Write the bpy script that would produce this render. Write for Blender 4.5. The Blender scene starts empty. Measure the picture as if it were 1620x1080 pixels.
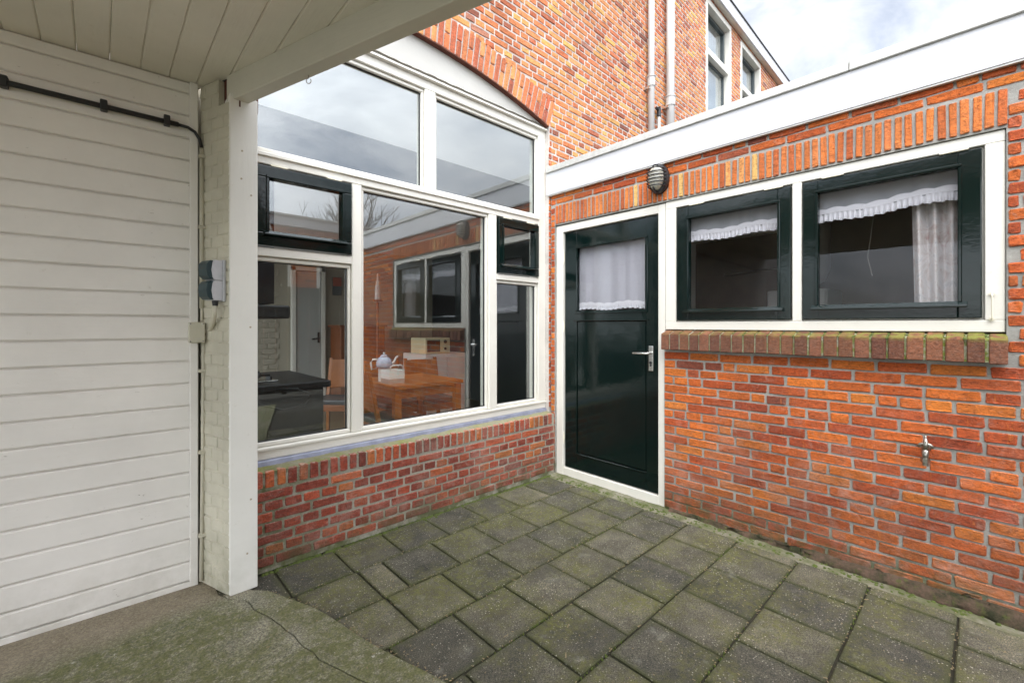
import bpy, bmesh, math, random
from math import radians as rad, sin, cos, pi, hypot, atan2
from mathutils import Vector, Matrix, noise
R = random.Random(7)
S = bpy.context.scene
COL = S.collection

# ------------------------------------------------------------------ camera, sky, sun, exposure
H = 1.25
cam_d = bpy.data.cameras.new('camera'); cam = bpy.data.objects.new('camera', cam_d); COL.objects.link(cam)
cam.location = (0, 0, H); cam.rotation_euler = (rad(90), 0, -atan2(.68135, .73196))
cam_d.sensor_width = 36; cam_d.lens = 36 * 700 / 1620; cam_d.shift_y = -26 / 1620
cam_d.clip_start = .02; cam_d.clip_end = 500
S.camera = cam
SUN_EL, SUN_AZ = rad(58), atan2(-.62, -.78)      # direction towards the bright part of the cloud cover
W = bpy.data.worlds.new('World'); S.world = W; W.use_nodes = True
wn, wl = W.node_tree.nodes, W.node_tree.links; wn.clear()
sky = wn.new('ShaderNodeTexSky'); sky.sky_type = 'NISHITA'; sky.sun_disc = False
sky.sun_elevation = SUN_EL; sky.sun_rotation = pi / 2 - SUN_AZ
tc = wn.new('ShaderNodeTexCoord'); mp = wn.new('ShaderNodeMapping'); mp.inputs['Scale'].default_value = (1, 1, 2.2)
nz = wn.new('ShaderNodeTexNoise'); nz.inputs['Scale'].default_value = 3.0; nz.inputs['Detail'].default_value = 9; nz.inputs['Roughness'].default_value = .6
nz.inputs['Distortion'].default_value = .5
rp = wn.new('ShaderNodeValToRGB'); rp.color_ramp.elements[0].position = .36; rp.color_ramp.elements[0].color = (.36, .36, .36, 1); rp.color_ramp.elements[1].position = .62
mx = wn.new('ShaderNodeMixRGB'); 
SDIR = (cos(SUN_EL) * cos(SUN_AZ), cos(SUN_EL) * sin(SUN_AZ), sin(SUN_EL))
vm = wn.new('ShaderNodeVectorMath'); vm.operation = 'DOT_PRODUCT'; vm.inputs[1].default_value = SDIR   # the overcast brightens smoothly towards the veiled sun
def wmath(op, a, b):
    m = wn.new('ShaderNodeMath'); m.operation = op
    for i, v in enumerate((a, b)):
        if isinstance(v, bpy.types.NodeSocket): wl.new(v, m.inputs[i])
        else: m.inputs[i].default_value = v
    return m.outputs[0]
dp = wmath('MAXIMUM', vm.outputs['Value'], 0.)
glow = wmath('MULTIPLY_ADD', wmath('POWER', dp, 2.), 5.8); glow.node.inputs[2].default_value = 1.
cl = wn.new('ShaderNodeVectorMath'); cl.operation = 'SCALE'; cl.inputs[0].default_value = (7.2, 7.4, 7.8)
wl.new(tc.outputs['Generated'], vm.inputs[0]); wl.new(glow, cl.inputs['Scale']); wl.new(cl.outputs[0], mx.inputs[2])
bg = wn.new('ShaderNodeBackground'); bg.inputs[1].default_value = .1
wo = wn.new('ShaderNodeOutputWorld')
wl.new(tc.outputs['Generated'], mp.inputs[0]); wl.new(mp.outputs[0], nz.inputs['Vector']); wl.new(nz.outputs['Fac'], rp.inputs[0])
wl.new(rp.outputs[0], mx.inputs[0]); wl.new(sky.outputs[0], mx.inputs[1]); wl.new(mx.outputs[0], bg.inputs[0]); wl.new(bg.outputs[0], wo.inputs[0])
sl = bpy.data.lights.new('sun', 'SUN'); sl.energy = 1.1; sl.angle = rad(35); sl.color = (1, .96, .9)
so = bpy.data.objects.new('sun', sl); COL.objects.link(so); so.location = (-6, -8, 14)
sdir = Vector((cos(SUN_EL) * cos(SUN_AZ), cos(SUN_EL) * sin(SUN_AZ), sin(SUN_EL)))
so.rotation_euler = sdir.to_track_quat('Z', 'Y').to_euler()
S.view_settings.view_transform = 'Standard'; S.view_settings.look = 'None'
S.view_settings.exposure = .84; S.view_settings.gamma = 1; S.view_settings.use_curve_mapping = False
S.render.engine = 'CYCLES'
S.cycles.use_denoising = True
S.cycles.max_bounces = 10; S.cycles.diffuse_bounces = 5; S.cycles.glossy_bounces = 5; S.cycles.transparent_max_bounces = 16

# ------------------------------------------------------------------ materials
class Mat:
    def __init__(s, name):
        s.m = bpy.data.materials.new(name); s.m.use_nodes = True
        s.N, s.L = s.m.node_tree.nodes, s.m.node_tree.links
        s.b = s.N['Principled BSDF']; s.out = s.N['Material Output']
        s.geo = s.N.new('ShaderNodeNewGeometry'); s.pos = s.geo.outputs['Position']
    def n(s, t, ins=(), **k):
        nd = s.N.new('ShaderNode' + t)
        for a, v in k.items(): setattr(nd, a, v)
        for i, v in (ins.items() if isinstance(ins, dict) else enumerate(ins)):
            if v is None: continue
            if isinstance(v, bpy.types.NodeSocket): s.L.new(v, nd.inputs[i])
            else:
                x = nd.inputs[i]
                x.default_value = (*v, 1) if (x.type == 'RGBA' and len(v) == 3) else v
        return nd.outputs[0]
    def noise(s, sc, det=4, rough=.55, vec=None, dist=0):
        return s.n('TexNoise', {'Vector': vec or s.pos, 'Scale': sc, 'Detail': det, 'Roughness': rough, 'Distortion': dist})
    def scl(s, v):
        return s.n('Mapping', {'Vector': s.pos, 'Scale': v})
    def rng(s, v, a, b, c=0., d=1.):
        return s.n('MapRange', [v, a, b, c, d])
    def math(s, op, a, b=None, clamp=False):
        return s.n('Math', [a, b], operation=op, use_clamp=clamp)
    def mix(s, f, a, b, bt='MIX'):
        return s.n('MixRGB', [f, a, b], blend_type=bt)
    def ramp(s, v, stops, const=False):
        nd = s.N.new('ShaderNodeValToRGB'); s.L.new(v, nd.inputs[0]); cr = nd.color_ramp
        if const: cr.interpolation = 'CONSTANT'
        while len(cr.elements) < len(stops): cr.elements.new(.5)
        for e, (p, c) in zip(cr.elements, stops): e.position = p; e.color = (*c, 1)
        return nd.outputs[0]
    def z(s):
        nd = s.N.new('ShaderNodeSeparateXYZ'); s.L.new(s.pos, nd.inputs[0]); return nd.outputs
    def set(s, col=None, rough=None, bump=None, bd=.002, bs=1., **k):
        for key, v in (('Base Color', col), ('Roughness', rough)):
            if v is None: continue
            if isinstance(v, bpy.types.NodeSocket): s.L.new(v, s.b.inputs[key])
            else: s.b.inputs[key].default_value = (*v, 1) if key == 'Base Color' else v
        if bump is not None:
            nd = s.N.new('ShaderNodeBump'); nd.inputs['Distance'].default_value = bd; nd.inputs['Strength'].default_value = bs
            s.L.new(bump, nd.inputs['Height']); s.L.new(nd.outputs[0], s.b.inputs['Normal'])
        for a, v in k.items(): s.b.inputs[a.replace('_', ' ')].default_value = v
        return s.m

def brick_mat(name, palette, lime=.35, moss_h=.22, island=False, dark=None, limecol=(.56, .46, .38), mossk=1.):
    M = Mat(name)
    r = M.geo.outputs['Random Per Island'] if island else M.n('ObjectInfo') and M.N[-1].outputs['Random']
    c = M.ramp(r, palette)
    r2 = M.math('FRACT', M.math('MULTIPLY', r, 17.31))
    c = M.mix(1., c, M.ramp(r2, [(0, (.82, .82, .82)), (.6, (1, 1, 1)), (1, (1.12, 1.10, 1.06))]), 'MULTIPLY')
    st = M.noise(45, 5, .65, M.scl((1, 1, 2.2)), .6)
    c = M.mix(1., c, M.ramp(st, [(.3, (.50, .46, .44)), (.47, (.96, .96, .96)), (.7, (1.36, 1.30, 1.22))]), 'MULTIPLY')
    pit = M.noise(150, 3, .6)
    c = M.mix(M.rng(pit, .34, .28), c, (.05, .02, .012))
    c = M.mix(1., c, M.ramp(M.noise(1.7, 5, .6), [(.3, (.74, .72, .72)), (.5, (1, 1, 1)), (.7, (1.14, 1.12, 1.1))]), 'MULTIPLY')
    scr = M.rng(M.noise(60, 5, .7, M.n('Mapping', {'Vector': M.pos, 'Rotation': (.5, .6, .3), 'Scale': (1, 1, .16)}), 1.2), .60, .68)
    c = M.mix(M.math('MULTIPLY', scr, .45), c, tuple(min(1, v * 1.25) for v in palette[-3][1]))
    if not island:
        tcn = M.N.new('ShaderNodeTexCoord'); sp = M.N.new('ShaderNodeSeparateXYZ'); M.L.new(tcn.outputs['Generated'], sp.inputs[0])
        ex = M.math('ABSOLUTE', M.math('SUBTRACT', sp.outputs[0], .5)); ez = M.math('ABSOLUTE', M.math('SUBTRACT', sp.outputs[2], .5))
        e = M.math('MAXIMUM', M.math('POWER', M.math('MULTIPLY', ex, 2.), 5.), M.math('POWER', M.math('MULTIPLY', ez, 2.), 2.2))
        e = M.math('ADD', e, M.math('MULTIPLY', M.math('SUBTRACT', M.noise(70, 6, .75), .5), 2.6))
        c = M.mix(M.math('MULTIPLY', M.rng(e, .82, 1.25), min(.8, lime * 1.5)), c, limecol)
    lm = M.math('MULTIPLY', M.rng(M.noise(22, 7, .72, dist=.8), .53, .72), M.rng(M.noise(3.1, 3), .38, .62))
    c = M.mix(M.math('MULTIPLY', lm, lime), c, limecol)
    fl = M.rng(M.noise(95, 4, .7), .64, .72)
    c = M.mix(M.math('MULTIPLY', fl, lime * .9), c, limecol)
    zz = M.z()[2]
    mossk = mossk if moss_h > 0 else 0; moss_h = abs(moss_h)
    if mossk:
        bl = M.math('MULTIPLY', M.rng(zz, .85, .15), M.rng(M.noise(4.5, 7, .72, dist=.8), .47, .66))
        c = M.mix(M.math('MULTIPLY', bl, .62), c, M.mix(M.noise(40, 5, .7), (.30, .13, .085), (.55, .42, .36)))
    low = M.math('MULTIPLY', M.rng(zz, moss_h * 2.6, .0), M.rng(M.noise(5, 4), .30, .58))
    c = M.mix(M.math('MULTIPLY', low, .62 * mossk), c, (.12, .055, .038))
    ms = M.math('MULTIPLY', M.rng(zz, moss_h, .0), M.rng(M.noise(11, 6, .65), .4, .6))
    c = M.mix(M.math('MULTIPLY', ms, .85 * mossk), c, M.mix(M.noise(60), (.035, .04, .012), (.09, .1, .03)))
    h = M.math('ADD', M.math('MULTIPLY', M.noise(55, 6, .7, dist=.7), 1.), M.math('MULTIPLY', pit, .4))
    return M.set(c, .88, h, .010, .9)

def mortar_mat(name, col, moss_h=.25, mossk=1., top=None):
    M = Mat(name)
    c = M.mix(M.noise(70, 5, .7), tuple(v * .62 for v in col), tuple(min(v * 1.3, .8) for v in col))
    c = M.mix(M.rng(M.noise(6, 4), .42, .62, 0, .55), c, tuple(v * .6 for v in col))
    mossk = mossk if moss_h > 0 else 0; moss_h = abs(moss_h)
    zz = M.z()[2]
    ms = M.math('MULTIPLY', M.rng(zz, moss_h, .0), M.rng(M.noise(9, 6, .65), .36, .56))
    g = M.mix(M.noise(50), (.04, .05, .012), (.13, .15, .04))
    c = M.mix(M.math('MULTIPLY', ms, mossk), c, g)
    if top:
        m3 = M.math('MULTIPLY', M.rng(M.z()[0], 1.15, .55), M.rng(M.noise(10, 6, .7), .40, .56)); c = M.mix(M.math('MULTIPLY', m3, .85), c, g)
        m2 = M.math('MULTIPLY', M.rng(zz, top[0], top[1]), M.rng(M.noise(8, 6, .7), .42, .6))
        m2 = M.math('MULTIPLY', m2, M.rng(M.z()[0], 1.0, .55, .12, 1.))
        c = M.mix(m2, c, (.09, .12, .025))
    return M.set(c, .95, M.noise(160, 5, .75), .004, 1.)

def paint_mat(name, col, rough=.5, wear=.0, streak=(1, 1, 1), dirt=.12, bump=.0006, grime=0):
    M = Mat(name)
    c = M.mix(M.rng(M.noise(2.2, 5, .6), .35, .7), tuple(v * (1 - dirt) for v in col), tuple(min(1, v * 1.03) for v in col))
    c = M.mix(M.rng(M.noise(26, 6, .7), .63, .74, 0, .28), c, tuple(v * w for v, w in zip(col, (.62, .58, .48))))
    if wear:
        chip = M.math('MULTIPLY', M.rng(M.noise(16, 8, .75, M.scl((1, 1, 2.6))), .66, .685), M.rng(M.noise(1.9, 2), .45, .58))
        c = M.mix(M.math('MULTIPLY', chip, wear), c, (.2, .16, .11))
    if grime:
        g = M.math('MULTIPLY', M.rng(M.z()[2], .30, .0), M.rng(M.noise(7, 5, .7), .3, .62))
        c = M.mix(M.math('MULTIPLY', g, grime), c, (.22, .21, .13))
    h = M.math('ADD', M.noise(60, 4, .6, M.scl(streak)), M.math('MULTIPLY', M.noise(8, 3, .5, M.scl(streak)), 1.5))
    return M.set(c, M.rng(M.noise(18), .3, .7, rough - .08, rough + .12), h, bump * 2, 1.)

def plain(name, col, rough=.5, metal=0., var=.15, sc=30, bump=0.0, **k):
    M = Mat(name)
    c = M.mix(M.noise(sc, 4), tuple(v * (1 - var) for v in col), tuple(min(v * (1 + var), 1) for v in col))
    return M.set(c, rough, M.noise(sc * 3, 4) if bump else None, bump or .001, 1., Metallic=metal, **k)

def glass_mat(name, base, tint=(.93, .96, .95)):
    M = Mat(name); M.N.remove(M.b)
    lw = M.N.new('ShaderNodeLayerWeight'); lw.inputs[0].default_value = .5
    f = M.math('ADD', M.math('MULTIPLY', M.math('POWER', lw.outputs['Facing'], 5.), 1 - base), base)
    nb = M.N.new('ShaderNodeBump'); nb.inputs['Distance'].default_value = .0008; nb.inputs['Strength'].default_value = .25
    M.L.new(M.noise(2.2, 2), nb.inputs['Height'])
    gl = M.N.new('ShaderNodeBsdfGlossy'); gl.inputs['Roughness'].default_value = 0.0; gl.inputs['Color'].default_value = (.97, .985, 1, 1)
    M.L.new(nb.outputs[0], gl.inputs['Normal'])
    tr = M.N.new('ShaderNodeBsdfTransparent'); tr.inputs[0].default_value = (*tint, 1)
    ms = M.N.new('ShaderNodeMixShader'); M.L.new(f, ms.inputs[0]); M.L.new(tr.outputs[0], ms.inputs[1]); M.L.new(gl.outputs[0], ms.inputs[2])
    M.L.new(ms.outputs[0], M.out.inputs[0]); return M.m

def lace_mat(name, col, hole, alpha, sc):
    M = Mat(name)
    v = M.n('TexVoronoi', {'Vector': M.pos, 'Scale': sc})
    nn = M.noise(sc * .35, 3)
    op = M.rng(M.math('ADD', v, M.math('MULTIPLY', nn, .5)), hole - .08, hole + .08, alpha, 1.)
    M.set(col, .9); M.L.new(op, M.b.inputs['Alpha'])
    return M.m

RW = [(0, (.30, .050, .015)), (.10, (.38, .068, .016)), (.32, (.45, .092, .018)), (.62, (.53, .132, .021)), (.86, (.57, .175, .026)), (.95, (.42, .09, .025)), (1, (.22, .06, .035))]
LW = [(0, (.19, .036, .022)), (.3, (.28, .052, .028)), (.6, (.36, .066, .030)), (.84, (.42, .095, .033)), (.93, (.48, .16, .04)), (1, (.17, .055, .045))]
HW = [(0, (.26, .085, .05)), (.10, (.44, .115, .045)), (.32, (.56, .175, .065)), (.60, (.62, .235, .085)), (.86, (.62, .255, .085)), (.965, (.66, .36, .10)), (.98, (.62, .26, .13)), (1, (.40, .17, .12))]
SO = [(0, (.40, .09, .025)), (.3, (.52, .14, .032)), (.7, (.59, .185, .038)), (.9, (.50, .15, .05)), (.95, (.64, .38, .12)), (1, (.66, .42, .15))]
SI = [(0, (.125, .040, .022)), (.5, (.17, .064, .028)), (1, (.21, .078, .04))]
m_brick = brick_mat('brick_orange', RW, .30)
m_brick_i = brick_mat('brick_orange_far', RW, .30, island=True)
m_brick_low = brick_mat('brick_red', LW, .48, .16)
m_brick_up = brick_mat('brick_house', HW, .28, -1)
m_brick_up_i = brick_mat('brick_house_far', HW, .28, -1, island=True)
m_soldier = brick_mat('brick_lintel', SO, .16, -1)
m_arch = brick_mat('brick_arch', [(0, (.36, .09, .045)), (.3, (.50, .145, .057)), (.7, (.58, .205, .075)), (1, (.62, .29, .10))], .28, -1)
m_sillb = brick_mat('brick_sill', SI, .05, -1)
def sill_moss():
    N, L = m_sillb.node_tree.nodes, m_sillb.node_tree.links; b = N['Principled BSDF']; src = b.inputs['Base Color'].links[0].from_socket
    g = N.new('ShaderNodeNewGeometry'); sx = N.new('ShaderNodeSeparateXYZ'); L.new(g.outputs['Position'], sx.inputs[0])
    def mr(v, a, c, d=0., e=1.):
        m = N.new('ShaderNodeMapRange'); L.new(v, m.inputs[0])
        for i, q in enumerate((a, c, d, e)): m.inputs[i + 1].default_value = q
        return m.outputs[0]
    nz_ = N.new('ShaderNodeTexNoise'); nz_.inputs['Scale'].default_value = 24; nz_.inputs['Detail'].default_value = 6; L.new(g.outputs['Position'], nz_.inputs['Vector'])
    def mul(a, c):
        m = N.new('ShaderNodeMath'); m.operation = 'MULTIPLY'; L.new(a, m.inputs[0]); L.new(c, m.inputs[1]); return m.outputs[0]
    f = mul(mul(mr(sx.outputs[2], 1.172, 1.196), mr(sx.outputs[1], 1.5, .1, .2, 1.)), mr(nz_.outputs['Fac'], .38, .58))
    mx_ = N.new('ShaderNodeMixRGB'); L.new(f, mx_.inputs[0]); L.new(src, mx_.inputs[1]); mx_.inputs[2].default_value = (.19, .19, .03, 1); L.new(mx_.outputs[0], b.inputs['Base Color'])
sill_moss()
m_mortar = mortar_mat('mortar_grey', (.37, .362, .33), .25)
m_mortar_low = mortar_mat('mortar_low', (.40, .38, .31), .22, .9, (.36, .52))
m_mortar_up = mortar_mat('mortar_pale', (.62, .575, .53), -1)
m_cement = mortar_mat('cement_mossy', (.27, .25, .19), 1.2, .8)
Mp = Mat('plinth_mossy')
cp_ = Mp.mix(Mp.rng(Mp.noise(9, 6, .7), .40, .60), (.028, .030, .010), Mp.mix(Mp.noise(30, 6, .75), (.055, .042, .028), (.20, .12, .08)))
cp_ = Mp.mix(Mp.rng(Mp.noise(26, 6, .75), .54, .68), cp_, (.085, .095, .022))
m_plinth = Mp.set(cp_, .95, Mp.noise(60, 7, .8), .012, 1.)
m_white = paint_mat('paint_frame', (.73, .71, .64), .38, .0, (1, 1, 1), .06)
m_garage = paint_mat('paint_garage', (.82, .785, .735), .45, .8, (.15, .15, 1), .10, .0005, .35)
m_ceil = paint_mat('paint_ceiling', (.80, .755, .68), .5, .15, (1, .1, 1), .08)
m_post = paint_mat('paint_post', (.80, .79, .735), .5, .25, (1, 1, .12), .06, .0006, .25)
m_beam = paint_mat('paint_beam', (.62, .60, .515), .5, .25, (.3, .1, 1), .1)
m_pier = paint_mat('paint_pier', (.62, .585, .47), .6, .55, (1, 1, 1), .25, .0022, .8)
m_plaster = paint_mat('paint_plaster', (.52, .51, .47), .7, 0, (1, 1, 1), .06)
m_fascia = paint_mat('paint_fascia', (.60, .605, .625), .42, .12, (1, 1, 1), .07)
m_coping = plain('coping_metal', (.52, .52, .49), .55, .15, .35, 25, .0006)
m_pvc = paint_mat('pvc_grey', (.52, .52, .50), .45, .35, (1, 1, .1), .2)
m_conduit = paint_mat('paint_conduit', (.58, .545, .43), .55, .25, (1, 1, .3), .2)
m_black = plain('black_plastic', (.018, .018, .02), .45)
m_steel = plain('brushed_steel', (.72, .72, .70), .22, 1., .1)
m_tap = plain('tap_metal', (.34, .32, .28), .28, .9, .5, 60)
m_brassy = paint_mat('hinge_paint', (.74, .70, .56), .5, .3)
m_lead = plain('lead_flashing', (.25, .27, .345), .5, .25, .45, 18, .002)
m_glass = glass_mat('window_glass', .135)
m_glass_dark = glass_mat('side_window_glass', .018, (.97, .97, .97))
m_glass_up = glass_mat('upper_window_glass', .2)
def gloss_paint():
    M = Mat('paint_dark_green')
    c = M.mix(M.noise(3), (.0016, .0062, .0056), (.003, .0105, .009))
    h = M.math('ADD', M.math('MULTIPLY', M.noise(9, 3, .5), 1.4), M.math('MULTIPLY', M.noise(70, 4, .6, M.scl((.6, .6, 1.))), .28))
    return M.set(c, M.rng(M.noise(5, 5, .7),   .35, .7, .05, .16), h, .0018, .55, Specular_IOR_Level=.38)
m_green = gloss_paint()
def tile_mat():
    M = Mat('concrete_tile')
    r = M.n('ObjectInfo') and M.N[-1].outputs['Random']
    c = M.ramp(r, [(0, (.056, .054, .044)), (.35, (.072, .069, .053)), (.7, (.092, .086, .063)), (1, (.118, .110, .081))])
    c = M.mix(1., c, M.ramp(M.noise(6, 5, .65), [(.3, (.56, .56, .56)), (.5, (1, 1, 1)), (.7, (1.5, 1.47, 1.4))]), 'MULTIPLY')
    c = M.mix(1., c, M.ramp(M.noise(230, 3, .7), [(.34, (.32, .32, .32)), (.5, (1, 1, 1)), (.66, (2.0, 1.92, 1.7))]), 'MULTIPLY')
    ms = M.math('MULTIPLY', M.rng(M.noise(2.6, 7, .7), .45, .60), M.rng(M.noise(40, 4, .7), .36, .58))
    c = M.mix(M.math('MULTIPLY', ms, .72), c, M.mix(M.noise(20), (.078, .086, .018), (.170, .165, .036)))
    tcn = M.N.new('ShaderNodeTexCoord'); sp_ = M.N.new('ShaderNodeSeparateXYZ'); M.L.new(tcn.outputs['Generated'], sp_.inputs[0])
    e = M.math('MAXIMUM', M.math('ABSOLUTE', M.math('SUBTRACT', sp_.outputs[0], .5)), M.math('ABSOLUTE', M.math('SUBTRACT', sp_.outputs[1], .5)))
    e = M.math('ADD', e, M.math('MULTIPLY', M.math('SUBTRACT', M.noise(14, 6, .7), .5), .22))
    c = M.mix(M.rng(e, .41, .53, 0, .85), c, M.mix(M.noise(30, 4), (.030, .034, .012), (.085, .095, .022)))
    c = M.mix(M.rng(M.noise(4.3, 6, .65, dist=.6), .56, .70, 0, .6), c, (.052, .05, .042))
    c = M.mix(M.rng(M.noise(7.1, 6, .7), .60, .75, 0, .5), c, (.30, .285, .24))
    vo = M.N.new('ShaderNodeTexVoronoi'); vo.inputs['Scale'].default_value = 105; M.L.new(M.pos, vo.inputs['Vector'])
    sel = M.N.new('ShaderNodeSeparateColor'); M.L.new(vo.outputs['Color'], sel.inputs[0])
    sp = M.math('MULTIPLY', M.rng(vo.outputs['Distance'], .30, .22), M.rng(sel.outputs[0], .62, .66))
    c = M.mix(M.math('MULTIPLY', sp, M.rng(M.noise(3.7, 3), .36, .66, .22, .95)), c, M.mix(sel.outputs[1], (.20, .185, .13), (.56, .52, .42)))
    h = M.math('ADD', M.noise(180, 4, .7), M.math('MULTIPLY', vo.outputs['Distance'], -.6))
    return M.set(c, .92, h, .004, .9)
m_tile = tile_mat()
def slab_mat():
    M = Mat('concrete_slab')
    c = M.mix(M.noise(10, 6, .7), (.13, .125, .085), (.31, .295, .225))
    c = M.mix(1., c, M.ramp(M.noise(150, 4, .7), [(.34, (.35, .35, .35)), (.5, (1, 1, 1)), (.66, (1.8, 1.75, 1.6))]), 'MULTIPLY')
    ms = M.math('MULTIPLY', M.rng(M.noise(3.2, 8, .72, dist=.4), .38, .50), M.rng(M.noise(24, 8, .8), .38, .52))
    c = M.mix(M.rng(M.noise(5.5, 6, .7), .58, .68, 0, .65), c, (.07, .07, .055))
    # bare brown dirt strip in the dry along the foot of the garage boards
    y = M.math('ADD', M.z()[1], M.math('MULTIPLY', M.noise(4, 4), .22))
    dry = M.rng(y, 2.42, 2.56)
    ms = M.math('MULTIPLY', ms, M.math('SUBTRACT', 1., dry))
    c = M.mix(M.math('MULTIPLY', ms, .8), c, M.mix(M.noise(28, 5, .7), (.030, .036, .012), (.19, .195, .055)))
    c = M.mix(M.math('MULTIPLY', dry, .7), c, M.mix(M.noise(14, 6), (.19, .145, .095), (.36, .30, .22)))
    c = M.mix(1., c, M.ramp(M.noise(110, 5, .8), [(.36, (.72, .72, .70)), (.5, (1, 1, 1)), (.64, (1.28, 1.28, 1.22))]), 'MULTIPLY')
    c = M.mix(M.rng(M.noise(34, 3, .6), .70, .73, 0, .7), c, (.5, .48, .42))
    return M.set(c, .95, M.math('ADD', M.noise(70, 7, .75), M.math('MULTIPLY', M.noise(9, 5), 2.)), .009, .9)
m_slab = slab_mat()
m_soil = plain('joint_soil', (.035, .032, .018), .95, 0, .6, 60, .004)
m_moss = plain('moss', (.075, .10, .018), .95, 0, .55, 45, .003)
m_debris = plain('debris', (.26, .20, .11), .9, 0, .5, 70)
m_ground = plain('ground_earth', (.055, .052, .04), .95, 0, .4, 2)

# ------------------------------------------------------------------ mesh helpers
class MB:
    def __init__(s, f=None): s.v, s.f, s.map = [], [], f
    def add(s, vs, fs):
        o = len(s.v)
        for p in vs: s.v.append(tuple(s.map(*p)) if s.map else tuple(p))
        for f in fs: s.f.append(tuple(i + o for i in f))
        return s
    def box(s, a0, a1, b0, b1, c0, c1):
        return s.add([(a0, b0, c0), (a1, b0, c0), (a1, b1, c0), (a0, b1, c0), (a0, b0, c1), (a1, b0, c1), (a1, b1, c1), (a0, b1, c1)],
                     [(3, 2, 1, 0), (4, 5, 6, 7), (0, 1, 5, 4), (1, 2, 6, 5), (2, 3, 7, 6), (3, 0, 4, 7)])
    def ring(s, u0, u1, v0, v1, wd, w0, w1, wb=None, wt=None):
        wb = wd if wb is None else wb; wt = wd if wt is None else wt
        s.box(u0, u1, v0, v0 + wb, w0, w1); s.box(u0, u1, v1 - wt, v1, w0, w1)
        s.box(u0, u0 + wd, v0 + wb, v1 - wt, w0, w1); return s.box(u1 - wd, u1, v0 + wb, v1 - wt, w0, w1)
    def tube(s, pts, r, n=12, cap=True):
        pts = [Vector(p) for p in pts]; rs = r if isinstance(r, (list, tuple)) else [r] * len(pts); vs = []; up = None
        for i, p in enumerate(pts):
            d = (pts[min(i + 1, len(pts) - 1)] - pts[max(i - 1, 0)]).normalized()
            if up is None:
                up = Vector((0, 0, 1)) if abs(d.z) < .9 else Vector((1, 0, 0))
            a = d.cross(up).normalized(); b = d.cross(a).normalized(); up = -b if False else up
            if abs(d.dot(up)) > .98: up = Vector((1, 0, 0)) if abs(d.x) < .9 else Vector((0, 1, 0)); a = d.cross(up).normalized(); b = d.cross(a).normalized()
            for k in range(n):
                t = 2 * pi * k / n; q = p + (a * cos(t) + b * sin(t)) * rs[i]; vs.append(tuple(q))
        fs = [(i * n + k, i * n + (k + 1) % n, (i + 1) * n + (k + 1) % n, (i + 1) * n + k) for i in range(len(pts) - 1) for k in range(n)]
        if cap: fs += [tuple(range(n - 1, -1, -1)), tuple(range((len(pts) - 1) * n, len(pts) * n))]
        return s.add(vs, fs)
    def lathe(s, c, prof, n=20, sx=1., sy=1., axis='z'):
        vs, k = [], len(prof)
        for i in range(n):
            t = 2 * pi * i / n
            for r, h in prof:
                p = (r * cos(t) * sx, r * sin(t) * sy, h)
                if axis == 'x': p = (h, p[0], p[1])
                vs.append((c[0] + p[0], c[1] + p[1], c[2] + p[2]))
        fs = [(i * k + j, ((i + 1) % n) * k + j, ((i + 1) % n) * k + j + 1, i * k + j + 1) for i in range(n) for j in range(k - 1)]
        fs += [tuple(i * k for i in range(n))[::-1], tuple(i * k + k - 1 for i in range(n))]
        return s.add(vs, fs)
    def prism(s, poly, z0, z1):
        n = len(poly)
        return s.add([(x, y, z0) for x, y in poly] + [(x, y, z1) for x, y in poly],
                     [tuple(range(n))[::-1], tuple(range(n, 2 * n))] + [(i, (i + 1) % n, n + (i + 1) % n, n + i) for i in range(n)])
    def grid(s, f, nu, nv):
        return s.add([f(i / nu, j / nv) for i in range(nu + 1) for j in range(nv + 1)],
                     [(i * (nv + 1) + j, (i + 1) * (nv + 1) + j, (i + 1) * (nv + 1) + j + 1, i * (nv + 1) + j + 1) for i in range(nu) for j in range(nv)])

ORG = {}
def obj(name, mb, mat, parent=None, bev=0, smooth=False, fix=True, seg=1, kind=None, label=None):
    o0 = ORG.get(parent.name, Vector()) if parent else Vector()
    me = bpy.data.meshes.new(name); me.from_pydata([tuple(Vector(p) - o0) for p in mb.v], [], mb.f)
    if fix or bev:
        bm = bmesh.new(); bm.from_mesh(me)
        if fix: bmesh.ops.recalc_face_normals(bm, faces=bm.faces)
        if bev:
            es = [e for e in bm.edges if len(e.link_faces) == 2 and e.calc_face_angle(0) > .5]
            bmesh.ops.bevel(bm, geom=es, offset=bev, segments=seg, affect='EDGES', profile=.5, clamp_overlap=True)
        bm.to_mesh(me); bm.free()
    if smooth:
        for p in me.polygons: p.use_smooth = True
    me.materials.append(mat)
    o = bpy.data.objects.new(name, me); COL.objects.link(o)
    if parent: o.parent = parent
    ORG[o.name] = o0 if parent else Vector()
    if kind: o['kind'] = kind
    if label: o['label'] = label
    return o
def tag(o, label, cat, group=None):
    o['label'] = label; o['category'] = cat
    if group: o['group'] = group
    return o
def thing(name, label, cat, loc, group=None):
    o = bpy.data.objects.new(name, None); COL.objects.link(o); o.location = loc; o.empty_display_size = .1
    ORG[o.name] = Vector(loc); return tag(o, label, cat, group)
def single(name, mb, mat, label, cat, **k):
    return tag(obj(name, mb, mat, **k), label, cat)

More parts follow.
